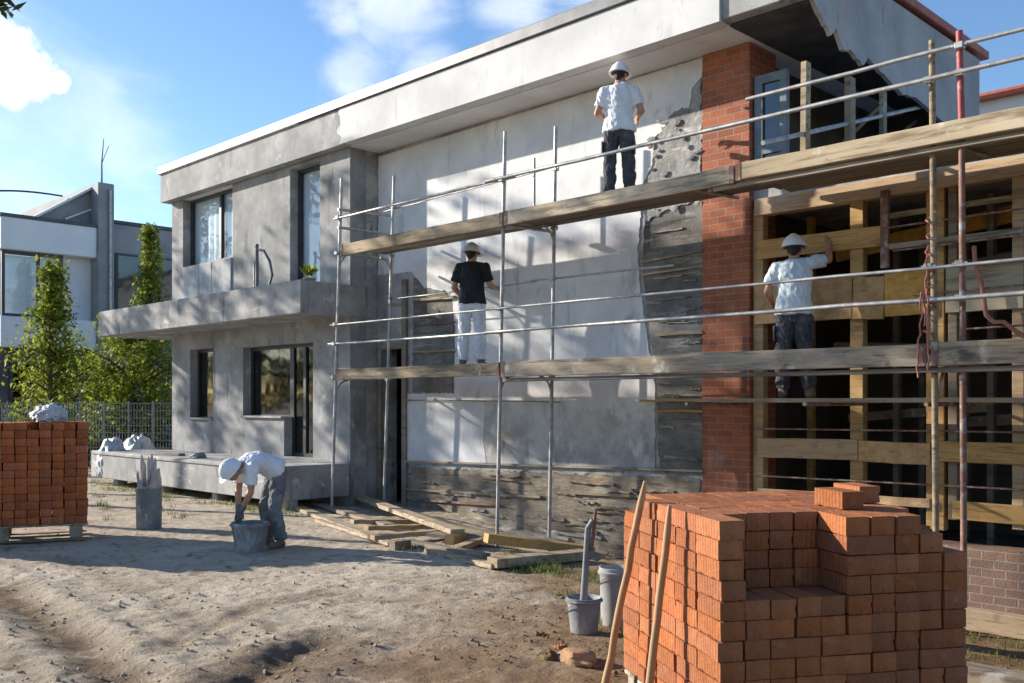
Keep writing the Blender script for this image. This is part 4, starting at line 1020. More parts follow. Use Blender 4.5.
bb.tube([tp+V((-.02, -.01, -.05)), tp+V((0, 0, .1)), top+V((0, 0, -.06)), top+V((.02, .02, -.005)), top+V((.05, .05, -.02))], [.026, .026, .022, .02, .012], 12)
mx = thing('mixing_pipe', 'grey pipe tool with a brown handle standing in the small mortar bucket', 'tool', tp)
obj('shaft', bb, 'bucket_grey', mx, smooth=True)
hb = B(); hb.tube([top+V((.03, .0, -.22)), top+V((.035, .02, -.1)), top+V((.045, .03, .07))], [.012, .014, .010], 8); obj('handle', hb, 'rust', mx, smooth=True)
pw = onG(616, 622); bucket('bucket', 'tall dirty white bucket half hidden behind the leaning pole', pw, .125, .11, .44, 'bucket_white', None)
# mixing tub of the bending worker
pt = onG(250, 551); bucket('mortar_tub', 'round grey mortar tub in front of the bending worker', pt, .205, .155, .325, 'bucket_grey', .78, rim=.016, bail=False, cat='tub')
# drum with ragged sacking
pd = onG(149, 528)
dr = thing('drum', 'blue grey drum lined with a crusted torn sack', 'drum', pd)
bb = B(); bb.shell(pd, [(.01, 0), (.155, 0), (.158, .02), (.160, .25), (.166, .26), (.166, .28), (.160, .29), (.162, .50), (.168, .51), (.168, .53), (.15, .53), (.148, .05), (.01, .05)], 28); obj('drum_body', bb, 'bucket_blue', dr, smooth=True)
random.seed(14)
bb = B(); n = 40; vs = []
for ring, (rr, zz) in enumerate(((.135, .40), (.140, .48), (.150, .56), (.146, .62), (.148, .67))):
    for k in range(n):
        a = 2*math.pi*k/n; r = rr+.012*math.sin(5*a+ring)+random.gauss(0, .003)
        z = zz+(0 if ring < 3 else (ring-2)*(.055*math.sin(3*a+1)+random.uniform(-.07, .05)))
        vs.append(pd+V((r*math.cos(a), r*math.sin(a), z)))
vs2 = [v+(pd-v).normalized()*0 + V(((pd-v).x, (pd-v).y, 0)).normalized()*.008 for v in vs]
fs = [(i*n+k, i*n+(k+1) % n, (i+1)*n+(k+1) % n, (i+1)*n+k) for i in range(4) for k in range(n)]; N = len(vs)
fs2 = [tuple(N+q for q in reversed(f)) for f in fs]+[(4*n+k, 4*n+(k+1) % n, N+4*n+(k+1) % n, N+4*n+k) for k in range(n)]
bb.add(vs+vs2, fs+fs2); obj('sack', bb, 'rag', dr, smooth=True, recalc=False)
for dx, dy, h in ((.03, .02, .98), (-.06, .03, .94), (.08, -.03, .90), (-.1, -.04, .96), (.11, .02, .93), (-.02, -.05, .88)):
    bb = B(); bb.tube([pd+V((dx, dy, .45)), pd+V((dx*1.2, dy, h*.93)), pd+V((dx*1.3, dy, h))], [.026, .022, .008], 7); obj('stick', bb, 'rag', dr)

# ------------------------------------------------------------ timber on the ground
PL = 'planks lying along the wall'
def gplank(name, p, q, w, h, mat, label, lift=(0, 0), cat='plank', up=V((0, 0, 1)), group=PL):
    p, q = V(p), V(q); bb = B(); p.z += lift[0]+h/2; q.z += lift[1]+h/2
    bb.beam(p, q, w, h, up, seg=8, wob=.004); return solo(name, bb, mat, label, cat, group=group, bevel=.004)
random.seed(17)
gplank('plank', onG(357, 503), onG(458, 546), .17, .06, 'grey_wood', 'long pale plank lying across the timber pile towards the camera', (.10, .13))
gplank('plank', onG(298, 509), onG(374, 541), .16, .05, 'grey_wood', 'pale plank at the left outer edge of the timber pile', (.01, .02))
gplank('plank', onG(318, 522), onG(392, 549), .10, .04, 'grey_wood', 'narrow grey plank on bare soil in front of the timber pile', (.0, .02))
gplank('plank', onG(316, 505), onG(390, 531), .15, .05, 'dark_wood', 'brown plank behind the left outer plank', (.02, .03))
for k, (a, b_, lab) in enumerate((((352, 529), (412, 524), 'short cross piece nearest the terrace'), ((366, 536), (424, 530), 'middle short cross piece under the long plank'), ((372, 545), (440, 538), 'short cross piece at the front of the pile'))):
    gplank('plank', onG(*a), onG(*b_), .12, .055, 'timber', lab, (.06, .06))
gplank('wood_block', onG(449, 548), onG(463, 545), .13, .11, 'timber', 'squared yellow wood block at the end of the long plank', (.03, .03), 'wood block')
gplank('wood_block', onG(392, 551), onG(408, 549), .12, .10, 'dark_wood', 'squared dark wood block under the front cross piece', (.0, .0), 'wood block')
gplank('plank', onG(428, 553), onG(496, 570), .11, .05, 'grey_wood', 'thin grey plank slanting to the grass in front of the pile', (.0, .01))
gplank('plank', onG(408, 546), onG(486, 561), .13, .05, 'dark_wood', 'brown plank just behind the slanting thin plank', (.02, .02))
gplank('beam', onG(486, 556), onG(592, 550), .16, .10, 'timber', 'thick yellow beam on top at the right of the pile', (.14, .12), 'beam')
gplank('beam', onG(492, 570), onG(586, 560), .20, .09, 'grey_wood', 'grey beam under the thick yellow beam', (.02, .02), 'beam')
gplank('plank', onG(432, 541), onG(520, 549), .22, .04, 'dark_wood', 'wide dark plank lying flat in the middle of the pile', (.06, .07))
gplank('sheet', onG(505, 546), onG(604, 551), .50, .025, 'grey_wood', 'pale flat board sheet behind the thick yellow beam', (.16, .12), 'board')
gplank('plank', onG(430, 525), onG(540, 538), .16, .05, 'grey_wood', 'pale plank close against the foot of the wall', (.10, .18))
gplank('plank', onG(412, 517), onG(470, 522), .2, .05, 'dark_wood', 'dark plank below the doorway', (.03, .05))
gplank('plank', onG(452, 555), onG(482, 546), .12, .05, 'timber', 'stubby yellow offcut between block and beams', (.02, .05))
gplank('plank', V((-4.35, 7.6, gz(-4.3, 7.6)+.16)), V((-1.6, 7.9, gz(-2, 7.8)+.16)), .12, .16, 'timber', 'yellow plank on edge in front of the painted brick plinth', (.0, .0))
gplank('plank', V((-4.1, 6.75, gz(-4.0, 6.7))), V((-1.5, 7.0, gz(-2, 7.))), .22, .10, 'grey_wood', 'grey plank on the grass at the lower right', (.03, .03))
gplank('plank', V((-4.0, 6.2, gz(-3.8, 6.2))), V((-1.9, 6.5, gz(-2, 6.4))), .12, .06, 'dark_wood', 'dark plank lowest at the right edge', (.01, .01))

# brick shards and mortar spills
SH = 'brick shards lying on the soil'
random.seed(61)
for u, v, lab in ((560, 648, 'small brick shard left of the orange clay lump'), (598, 668, 'brick shard at the foot of the leaning pole')):
    c = onG(u, v); bb = B(); q = Quaternion((0, 0, 1), random.uniform(0, 3)).to_matrix(); L, w, h = random.uniform(.03, .07), random.uniform(.025, .045), random.uniform(.015, .03)
    vs_ = [V((x*L*random.uniform(.6, 1.1), y*w*random.uniform(.6, 1.1), z*h*random.uniform(.7, 1.1))) for z in (-.3, 1) for y in (-1, 1) for x in (-1, 1)]
    bb.add([c+q @ p for p in vs_], [(0, 2, 3, 1), (4, 5, 7, 6), (0, 1, 5, 4), (2, 6, 7, 3), (0, 4, 6, 2), (1, 3, 7, 5)])
    solo('brick_shard', bb, 'brick', lab, 'brick shard', group=SH, bevel=.003)
# broken lump on the soil
def lump(name, c, rx, ry, rz_, mat, label, cat, seed, sub=3, amp=.35):
    bm = bmesh.new(); bmesh.ops.create_icosphere(bm, subdivisions=sub, radius=1)
    for v in bm.verts:
        n = mnoise.noise(v.co*1.5+V((seed, 0, 0)))*amp+mnoise.noise(v.co*4+V((seed, 3, 0)))*amp*.45
        v.co *= 1+n; v.co = V((v.co.x*rx, v.co.y*ry, max(v.co.z, -.55)*rz_))
    me = bpy.data.meshes.new(name); bm.to_mesh(me); bm.free()
    me.polygons.foreach_set('use_smooth', [True]*len(me.polygons)); me.set_sharp_from_angle(angle=math.radians(35)); me.materials.append(M[mat])
    o = bpy.data.objects.new(name, me); COL.objects.link(o); o.location = c; return tag(o, label, cat)
c = onG(577, 663); lump('clay_lump', c+V((0, 0, .03)), .15, .10, .07, 'clod', 'broken orange brown lump of clay on the soil near the leaning pole', 'lump', 2.3)
c = onG(549, 660); lump('clay_lump', c+V((0, 0, .02)), .06, .05, .045, 'soil', 'small dark soil lump left of the orange clay lump', 'lump', 5.3)
# crumpled film and bags
tq2 = tq+.55
def film(name, c, s, label, seed, cat='plastic film', mat='plastic_wrap'):
    bm = bmesh.new(); bmesh.ops.create_icosphere(bm, subdivisions=4, radius=1)
    for v in bm.verts:
        p = v.co.copy(); n = abs(mnoise.noise(p*1.8+V((seed, 0, 0))))*.36+abs(mnoise.noise(p*5+V((seed, 1, 0))))*.20+abs(mnoise.noise(p*11+V((seed, 1, 0))))*.07
        v.co *= .72+n; v.co = V((v.co.x*s[0], v.co.y*s[1], max(v.co.z, -.35)*s[2]))
    me = bpy.data.meshes.new(name); bm.to_mesh(me); bm.free(); me.materials.append(M[mat])
    me.polygons.foreach_set('use_smooth', [True]*len(me.polygons)); me.set_sharp_from_angle(angle=math.radians(40))
    o = bpy.data.objects.new(name, me); COL.objects.link(o); o.location = c; return tag(o, label, cat)
ztop2 = org2.z+.19+NK2*BC
cc = q0-AX2*.42+AY2*.4; film('plastic_film', V((cc.x, cc.y, ztop2+.06)), (.27, .22, .17), 'crumpled clear white plastic film on top of the left brick stack', 1.1)
cc = onG(112, 470); cc = T(112, 446, 19.5); film('rubble_bag', V((cc.x, cc.y, .35)), (.35, .35, .62), 'white rubble sack standing behind the left end of the terrace', 4.2, 'sack')
cc = T(138, 443, 20.2); film('rubble_bag', V((cc.x, cc.y, .45)), (.42, .4, .60), 'larger pale rubble sack near the mesh fence', 7.7, 'sack')
film('debris_heap', V((-14.35, 8.25, .70)), (.34, .22, .12), 'small heap of pale plaster rubble below the terrace door', 9.4, 'rubble', 'rough_cement')
film('debris_heap', V((-15.9, 8.1, .69)), (.20, .16, .09), 'pale rubble left of the bending worker on the terrace', 3.4, 'rubble', 'rough_cement')
random.seed(77)
for k, (x, lab) in enumerate(((-17.6, 'short board on the terrace edge below the small window'), (-14.9, 'short board on the terrace left of the rubble heap'))):
    gplank('board', V((x, 8.1, .672)), V((x+.9, 8.2, .672)), .14, .04, 'dark_wood', lab, cat='board', group=None)
# pipe stand and pot on the balcony
p = W(257, 285, 8.75); p.z = 3.462
st = thing('pipe_stand', 'dark standpipe with a curved hose on the balcony', 'standpipe', p)
bb = B(); bb.tube([p, p+V((0, 0, .88))], .028, 10); bb.ell(p+V((0, 0, .90)), .035, .035, .04); obj('pipe', bb, 'dark_metal', st, smooth=True)
bb = B(); bb.tube([p+V((-.09, 0, 0)), p+V((-.09, 0, .62))], .02, 8); obj('pipe', bb, 'steel', st, smooth=True)
bb = B(); bb.tube([p+V((0, 0, .84)), p+V((.18, .03, .80)), p+V((.34, .05, .60)), p+V((.40, .06, .36)), p+V((.30, .06, .2)), p+V((.15, .04, .12))], .022, 8); obj('hose', bb, 'dark_metal', st, smooth=True)
p = W(309, 270, 8.7); p.z = 3.462
pp_ = thing('potted_plant', 'small green plant in a pot before the tall balcony window', 'plant', p)
bb = B(); bb.lathe(p, [(.07, 0), (.10, .16), (.11, .17), (.10, .18)], 16); obj('pot', bb, 'clod', pp_, smooth=True)
bb = B()
for _ in range(90):
    a = random.uniform(0, 6.28); l = random.uniform(.1, .28); d = V((math.cos(a)*.6, math.sin(a)*.6, random.uniform(.5, 1.2))).normalized(); c = p+V((0, 0, .18)); s = V((-d.y, d.x, 0)).normalized()*.02
    b0 = c+d*l*.4; bb.add([b0, b0+d*l*.3+s, b0+d*l*.6, b0+d*l*.3-s], [(0, 1, 2, 3)])
obj('leaves', bb, 'leaf', pp_, recalc=False)

# ------------------------------------------------------------ people
def remeshed(b, voxel, smooth=3, wr=0.0, wscale=9, seed=0.0):
    me = b.mesh('tmp', recalc=True); o = bpy.data.objects.new('tmp', me); COL.objects.link(o)
    m = o.modifiers.new('r', 'REMESH'); m.mode = 'VOXEL'; m.voxel_size = voxel; m.use_smooth_shade = True
    if smooth: s = o.modifiers.new('s', 'SMOOTH'); s.iterations = smooth; s.factor = .5
    dg = bpy.context.evaluated_depsgraph_get(); dg.update()
    out = bpy.data.meshes.new_from_object(o.evaluated_get(dg)); bpy.data.objects.remove(o); bpy.data.meshes.remove(me)
    if wr:
        n = len(out.vertices); co = np.empty(n*3, np.float32); out.vertices.foreach_get('co', co); co = co.reshape(-1, 3)
        no = np.empty(n*3, np.float32); out.vertices.foreach_get('normal', no); no = no.reshape(-1, 3)
        for i in range(n):
            p = V(co[i]); q = V((p.x*wscale, p.y*wscale, p.z*wscale*.75+p.x*wscale*.5))+V((seed, seed*.7, 0))
            d = mnoise.noise(q)*.6+ (0.5-abs(mnoise.noise(q*2.1)))*.7-.2
            co[i] += no[i]*(d*wr)
        out.vertices.foreach_set('co', co.ravel()); out.update()
    out.polygons.foreach_set('use_smooth', [True]*len(out.polygons))
    return out
def spine_rings(pts, right):
    """pts: (centre, half width, half depth)"""
    rings = []; n = len(pts)
    for i, (c, rx, ry) in enumerate(pts):
        d = (V(pts[min(i+1, n-1)][0])-V(pts[max(i-1, 0)][0])).normalized()
        y = d.cross(right).normalized(); x = y.cross(d).normalized(); rings.append((V(c), rx, ry, x, y))
    return rings
def hand(b, w, d, nrm, side, curl=.6, s=1.0):
    """w wrist, d pointing direction, nrm palm normal; fingers curl towards the palm normal"""
    d = d.normalized(); nrm = (nrm-d*nrm.dot(d)).normalized(); lat = d.cross(nrm)*side
    e = w+d*.085*s
    b.loft([(w-d*.01, .024*s, .018*s, lat, nrm), (w+d*.03*s, .036*s, .017*s, lat, nrm), (w+d*.07*s, .042*s, .015*s, lat, nrm), (e, .040*s, .013*s, lat, nrm)], 12)
    for k, (off, L) in enumerate(((-.030, .068), (-.010, .078), (.011, .073), (.031, .058))):
        p = e+lat*off*s-d*.012; dd = d.copy(); r = .0088*s
        for seg, f in enumerate((.45, .32, .26)):
            a = curl*(.55+.25*seg); dd = (dd*math.cos(a)+nrm*math.sin(a)).normalized(); q = p+dd*L*f*s*1.05
            b.limb(p, q, r, r*.9, n=8); p = q; r *= .9
    p = w+d*.03*s-lat*.032*s; dd = (d*.7-lat*.55+nrm*.35).normalized(); r = .0105*s
    for f in (.040, .030): q = p+dd*f*s; b.limb(p, q, r, r*.88, n=8); p = q; dd = (dd+d*.4+nrm*.3).normalized(); r *= .88
def person(label, loc, rz, J, shirt, pants, scale=1.0, seed=0.0, glove=False, boots='boot'):
    r = thing('person', label, 'person', loc, rz)
    r.scale = (scale,)*3
    right = V((1, 0, 0)); hd, up, fw = V(J['head']), V(J['hup']).normalized(), V(J['hfw']).normalized()
    fw = (fw-up*fw.dot(up)).normalized(); hx = fw.cross(up).normalized()
    rot = Matrix((hx, fw, up)).transposed()
    sp = [(V(c), a, d) for c, a, d in J['spine']]
    body = B(); hands = B()
    body.loft(spine_rings(sp, right), 18)
    nb = V(J['neck']); body.limb(nb, hd-up*.05, .058, .054)
    body.ell(hd+up*.02, .077, .096, .112, rot); body.ell(hd+fw*.028-up*.05, .056, .062, .068, rot)
    body.limb(hd+fw*.090+up*.012, hd+fw*.112-up*.018, .011, .014, n=8); body.ell(hd+fw*.088-up*.058, .026, .014, .010, rot, 8, 6)
    body.ell(hd+fw*.086+up*.03, .05, .014, .010, rot, 8, 6)
    for s in (-1, 1): body.ell(hd+hx*s*.079-fw*.005-up*.004, .012, .022, .034, rot, 8, 6)
    for s, k in ((-1, 'L'), (1, 'R')):
        sh, el, wr_ = V(J['sh'+k]), V(J['el'+k]), V(J['wr'+k])
        body.limb(sh, el, .052, .041); body.limb(el, wr_, .043, .027)
        body.limb(el.lerp(wr_, .08), el.lerp(wr_, .4), .044, .040)
        hb = hands if glove else body
        hand(hb, wr_+(wr_-el).normalized()*.01, V(J.get('hd'+k, wr_-el)), V(J.get('hn'+k, (0, 0, -1))), s, J.get('curl', .6), 1.0)
        if glove: hb.limb(wr_-(wr_-el).normalized()*.07, wr_, .036, .033, n=10)
        hp, kn, an = V(J['hip'+k]), V(J['kn'+k]), V(J['an'+k])
        body.limb(hp, kn, .082, .054); body.limb(kn, an, .055, .037); body.limb(kn.lerp(an, .12)+V((0, -.012, 0)), kn.lerp(an, .45)+V((0, -.012, 0)), .052, .046)
    obj('body', remeshed(body, .0065, 2), 'skin', r)
    if glove: obj('gloves', remeshed(hands, .005, 1), 'glove', r)
    # shirt
    sb = B(); rings = [(c, a+.020, d+.022) for c, a, d in J['shirt']]
    sb.loft(spine_rings([(V(c), a, d) for c, a, d in rings], right), 20)
    for k in 'LR':
        sh, el = V(J['sh'+k]), V(J['el'+k]); sb.limb(sh, sh.lerp(el, .72), .074, .067, flat1=True); sb.limb(V(J['neck'])-up*.045, sh, .060, .066)
    obj('shirt', remeshed(sb, .009, 5, .030, 8, seed), shirt, r)
    tb = B(); tb.loft(spine_rings([(V(c), a, d) for c, a, d in J['waist']], right), 18)
    for k in 'LR':
        hp, kn, an = V(J['hip'+k]), V(J['kn'+k]), V(J['an'+k])
        tb.limb(hp-V((0, 0, .02)), kn, .100, .083); tb.limb(kn, kn.lerp(an, .98), .082, .074, flat1=True)
    tr = obj('trousers', remeshed(tb, .009, 3, .034, 10, seed+3), pants, r)
    if pants == 'pants_dark':
        for k, s in (('L', -1), ('R', 1)):
            hp, kn = V(J['hip'+k]), V(J['kn'+k]); c = hp.lerp(kn, .55)+V((s*.092, -.01, 0)); pk = B(); pk.box(c.x-.018, c.x+.006, c.y-.06, c.y+.06, c.z-.09, c.z+.08); obj('pocket', pk, pants, tr, bevel=.01, local=True)
    for k in 'LR':
        an = V(J['an'+k]); ty = V(J.get('toe'+k, (0, 1, 0))).normalized(); bo = B()
        bo.limb(an+V((0, 0, .06)), an-V((0, 0, .02)), .050, .052); bo.limb(V((an.x, an.y, an.z-.045))-ty*.03, V((an.x, an.y, an.z-.05))+ty*.15, .045, .040, sq=.8)
        obj('boot', remeshed(bo, .009, 3), boots, r)
    # hair and hard hat
    hb = B(); hb.ell(hd-fw*.014+up*.026, .081, .092, .105, rot); hb.limb(hd-fw*.045+up*.0, hd-fw*.050-up*.045, .060, .046, n=10)
    hm = remeshed(hb, .008, 2, .006, 40, seed)
    obj('hair', hm, 'hair', r)
    he = B(); hc = hd+up*.012; n = 28; vs = []; fs = []; prof = [(0, 1.02), (18, 1.02), (36, 1.01), (54, 1.0), (70, 1.0), (84, 1.0)]
    for a, f in prof:
        for k in range(n):
            ph = 2*math.pi*k/n; rr = math.sin(math.radians(max(a, 1))); cx, cy = rr*.126*math.cos(ph), rr*.148*math.sin(ph)
            ridge = .008 if abs(cx) < .03 and a < 60 else 0
            vs.append(hc+hx*cx+fw*cy+up*(.142*math.cos(math.radians(a))*f+ridge))
    for ring, (sx, dz) in enumerate(((1.10, -.002), (1.11, -.010), (.97, -.012), (.74, -.004))):
        for k in range(n):
            ph = 2*math.pi*k/n; pk = .026*max(0, math.sin(ph))**2 if ring < 2 else 0
            vs.append(hc+hx*.126*sx*math.cos(ph)+fw*((.148*sx)*math.sin(ph)+pk)+up*(.012+dz-pk*.25))
    m = len(prof)+4
    fs = [(i*n+k, i*n+(k+1) % n, (i+1)*n+(k+1) % n, (i+1)*n+k) for i in range(m-1) for k in range(n)]+[tuple(range(n))]
    he.add(vs, fs); hl = obj('helmet', he, 'helmet', r, smooth=True, local=True)
    bd = B(); bd.ell(hd+up*.012-fw*.002, .108, .125, .016, rot, 20, 6); obj('helmet_band', bd, 'helmet_band', hl, local=True, smooth=True)
    for s in (-1, 1):
        ey = B(); ey.ell(hd+fw*.085+hx*s*.031+up*.012, .011, .009, .008, rot, 8, 6); obj('eye', ey, 'eye', r, local=True, smooth=True)
    return r
def standing(**kw):
    J = dict(spine=[((0, 0, .86), .12, .09), ((0, 0, .95), .155, .105), ((0, 0, 1.05), .140, .092), ((0, .005, 1.15), .142, .095), ((0, .005, 1.27), .165, .108), ((0, 0, 1.37), .165, .098), ((0, -.01, 1.43), .11, .075), ((0, -.01, 1.47), .062, .06)],
        neck=(0, -.01, 1.46), head=(0, .015, 1.575), hup=(0, 0, 1), hfw=(0, 1, 0),
        shL=(-.180, -.01, 1.375), shR=(.180, -.01, 1.375), hipL=(-.088, 0, .92), hipR=(.088, 0, .92), knL=(-.115, .02, .50), knR=(.115, .02, .50), anL=(-.125, -.02, .09), anR=(.13, -.02, .09), toeL=(-.25, 1, 0), toeR=(.25, 1, 0))
    J['shirt'] = [((0, 0, .875), .188, .125), ((0, 0, .93), .184, .122), ((0, 0, 1.02), .158, .11), ((0, 0, 1.08), .150, .104), ((0, .005, 1.15), .152, .106), ((0, .005, 1.27), .172, .112), ((0, 0, 1.37), .168, .10), ((0, -.01, 1.43), .115, .078), ((0, -.01, 1.46), .062, .058)]
    J['waist'] = [((0, 0, .80), .10, .09), ((0, 0, .86), .155, .118), ((0, 0, .94), .168, .122), ((0, 0, 1.01), .155, .106)]
    J.update(kw); return J
RZ = lambda deg: math.radians(deg-90)
pA = W(619, 300, 8.93)
person('worker in white t-shirt and dark trousers standing on the upper deck', (pA.x, pA.y, 3.985), RZ(122),
    standing(elL=(-.265, -.02, 1.12), wrL=(-.13, .20, 1.06), elR=(.275, -.01, 1.12), wrR=(.21, .21, 1.10), hnL=(1, 0, -.3), hnR=(-1, 0, -.3), hup=(.02, .06, 1), hfw=(.28, 1, .1), head=(.01, .02, 1.585)), 'tee_white', 'pants_dark', .955, 1.0)
pB = W(472, 300, 8.95)
person('worker in black t-shirt and white trousers on the lower deck', (pB.x, pB.y, 2.122), RZ(124),
    standing(elL=(-.26, .0, 1.12), wrL=(-.20, .20, 1.00), elR=(.255, .04, 1.13), wrR=(.35, .24, 1.10), hdR=(.3, .8, .25), hnL=(1, 0, -.3), hnR=(-1, 0, -.5), hup=(.05, .12, 1), hfw=(.3, 1, -.1)), 'tee_black', 'pants_white', .985, 5.0)
pC = W(795, 300, 9.33)
person('worker in pale blue t-shirt and grey trousers reaching up to the timber frame', (pC.x, pC.y-.02, 1.692), RZ(116),
    standing(shR=(.185, .02, 1.42), elL=(-.27, .0, 1.13), wrL=(-.24, .22, 1.04), elR=(.345, .12, 1.46), wrR=(.345, .23, 1.62), hdR=(-.05, .25, 1), hnR=(-.2, 1, 0), hnL=(1, 0, -.3), hup=(-.04, .05, 1), hfw=(.12, 1, .06), curl=.35, anL=(-.11, -.02, .09), anR=(.15, -.01, .09)), 'tee_blue', 'pants_dark', 1.0, 9.0)
pD = onG(266, 547)
JD = dict(spine=[((0, -.17, .84), .12, .10), ((0, -.10, .93), .155, .11), ((0, -.01, 1.00), .145, .10), ((0, .10, 1.035), .155, .105), ((0, .21, 1.03), .165, .10), ((0, .29, 1.0), .11, .08), ((0, .325, .98), .06, .06)],
    neck=(0, .31, .985), head=(0, .425, .94), hup=(-.12, .72, .62), hfw=(.05, .5, -.8),
    shL=(-.175, .24, .985), shR=(.175, .24, .985), elL=(-.19, .27, .70), elR=(.19, .27, .70), wrL=(-.085, .34, .47), wrR=(.07, .32, .45), hdL=(.1, .1, -1), hdR=(-.1, .1, -1), hnL=(1, .3, 0), hnR=(-1, .3, 0), curl=.5,
    hipL=(-.088, -.13, .88), hipR=(.088, -.13, .88), knL=(-.12, -.07, .48), knR=(.13, -.05, .48), anL=(-.15, -.12, .09), anR=(.15, -.10, .09), toeL=(-.3, 1, 0), toeR=(.3, 1, 0))
JD['shirt'] = [((0, -.14, .92), .180, .124), ((0, -.09, .955), .176, .122), ((0, .02, 1.01), .152, .106), ((0, .12, 1.035), .165, .108), ((0, .21, 1.03), .168, .10), ((0, .28, 1.005), .115, .08), ((0, .315, .985), .06, .058)]
JD['waist'] = [((0, -.17, .78), .11, .10), ((0, -.15, .86), .155, .125), ((0, -.10, .93), .165, .122), ((0, -.04, .985), .150, .108)]
person('worker in white t-shirt and hard hat bending over the mortar tub', pD, RZ(262), JD, 'tee_white', 'jeans', .94, 13.0, glove=True)

# ------------------------------------------------------------ trees
def leaf_cloud(b, centers, n, size, rng):
    for _ in range(n):
        c, rad = rng.choice(centers)
        while True:
            d = V((rng.uniform(-1, 1), rng.uniform(-1, 1), rng.uniform(-1, 1)))
            if d.length < 1: break
        p = c+d*rad; s = size*rng.uniform(.45, 1.5)
        ax = V((rng.gauss(0, 1), rng.gauss(0, 1), rng.gauss(0, .8)-.3)).normalized(); nx, ny = frame_of(ax)
        b.add([p, p+ax*s*.45+nx*s*.28, p+ax*s, p+ax*s*.45-nx*s*.28], [(0, 1, 2, 3)])
def tree(label, base, H0, H1, R, n, size, seed, mat='leaf', shape='cone', nl=34, group=None, lean=0):
    rng = random.Random(seed); base = V(base)
    r = thing('tree', label, 'tree', base, group=group)
    top = base+V((lean, 0, H1*.95)); tb = B(); k = 8
    tb.tube([base+V((0, 0, -.2))]+[base.lerp(top, (i+1)/k)+V((rng.gauss(0, .04), rng.gauss(0, .04), 0)) for i in range(k)], [R*.075]+[R*.07*(1-.85*(i+1)/k) for i in range(k)], 8)
    cl = []
    for i in range(nl):
        f = (i+.5)/nl; z = H0+(H1-H0)*f
        if shape == 'cone': rad = R*(1-f)**1.1*(.55+.45*min(1, f*6))*rng.uniform(.75, 1.15)
        else: rad = R*math.sin(math.pi*min(.97, .12+.85*f))**.6
        a = i*2.4+rng.uniform(-.5, .5); ll = rad*rng.uniform(.55, 1.08)
        p = base+V((0, 0, z-.25*ll)); q = base+V((math.cos(a)*ll, math.sin(a)*ll, z+.28*ll))
        tb.tube([p, p.lerp(q, .5)+V((0, 0, .05*ll)), q], [.02*R, .014*R, .005*R], 5)
        cr = R*(.19 if shape == 'cone' else .20)*rng.uniform(.7, 1.3)
        cl += [(q, cr), (p.lerp(q, .62), cr*.9)]
        if rng.random() < .5: cl.append((p.lerp(q, .3), cr*.8))
    if shape == 'cone': cl += [(base+V((lean, 0, H1-.1)), R*.12), (base+V((lean, 0, H1-.35)), R*.15)]
    obj('trunk', tb, 'bark', r, smooth=True)
    lb_ = B(); leaf_cloud(lb_, cl, n, size, rng); obj('crown', lb_, mat, r, recalc=False)
    return r
def at_depth(u, t): p = T(u, HZ, t); p.z = gz(p.x, p.y); return p
tree('slim young pyramid shaped tree behind the left brick stack', at_depth(52, 23.5), .6, 4.95, 1.75, 8000, .125, 1, nl=46)
tree('round bushy green tree between the neighbour house and the balcony', at_depth(132, 25.5), .2, 3.7, 1.75, 10000, .135, 2, 'leaf', 'round', nl=40)
tree('thin tall tree rising behind the bushy tree beside the house corner', at_depth(150, 27), 1.5, 6.5, 1.35, 5200, .13, 3, nl=40)
tree('dark bush like tree in front of the neighbour ground floor', at_depth(108, 27), .1, 2.6, 1.3, 4500, .13, 4, 'leaf_dark', 'round', nl=30)
# street trees beyond the left edge whose shade dapples the lower wall
for k, (x, y, h0, h1, R, n) in enumerate(((-31.0, 3.3, 6.0, 9.3, 2.1, 1500), (-27.2, 3.0, 6.2, 9.2, 2.0, 1400), (-23.4, 2.9, 6.9, 9.8, 2.1, 1300), (-19.9, 2.2, 6.9, 9.6, 1.9, 1200))):
    tree(('broad street tree furthest beyond the left edge', 'broad street tree second from the left edge', 'broad street tree left of the brick stack', 'broad street tree nearest the site')[k], (x, y, gz(x, y)), h0, h1, R, n, .20, 40+k, 'leaf_dark', 'round', 13, 'street trees beyond the left edge')
# near tree whose twig reaches into the top left corner
rng = random.Random(5); nb_ = V((-7.4, -1.6, 0)); nb_.z = gz(nb_.x, nb_.y)
ntree = thing('tree', 'overhanging tree beside the camera with leaves in the top left corner', 'tree', nb_)
tb = B(); tipp = T(-6, 2, 6.2)
tb.tube([nb_+V((0, 0, -.2)), nb_+V((.05, 0, 2.0)), nb_+V((.1, .1, 4.0)), nb_+V((.1, .2, 6.5))], [.16, .13, .1, .04], 10)
tb.tube([nb_+V((.08, .1, 3.4)), nb_.lerp(tipp, .5)+V((0, 0, 2.3)), tipp], [.06, .035, .008], 8)
cl = [(tipp+V((-.12, -.12, .12)), .2), (tipp+V((-.5, -.5, .3)), .4)]
for i in range(24):
    a = i*2.4; rad = rng.uniform(.5, 1.6); q = nb_+V((.1+math.cos(a)*rad, .2+math.sin(a)*rad, rng.uniform(4.2, 7.0))); tb.tube([nb_+V((.1, .15, q.z-.7)), q], [.03, .008], 5); cl.append((q, .5))
obj('trunk', tb, 'bark', ntree, smooth=True)
lb_ = B(); leaf_cloud(lb_, cl, 2600, .12, rng); leaf_cloud(lb_, [(T(3, 3, 6.2), .075)], 16, .10, rng); obj('crown', lb_, 'leaf_dark', ntree, recalc=False)
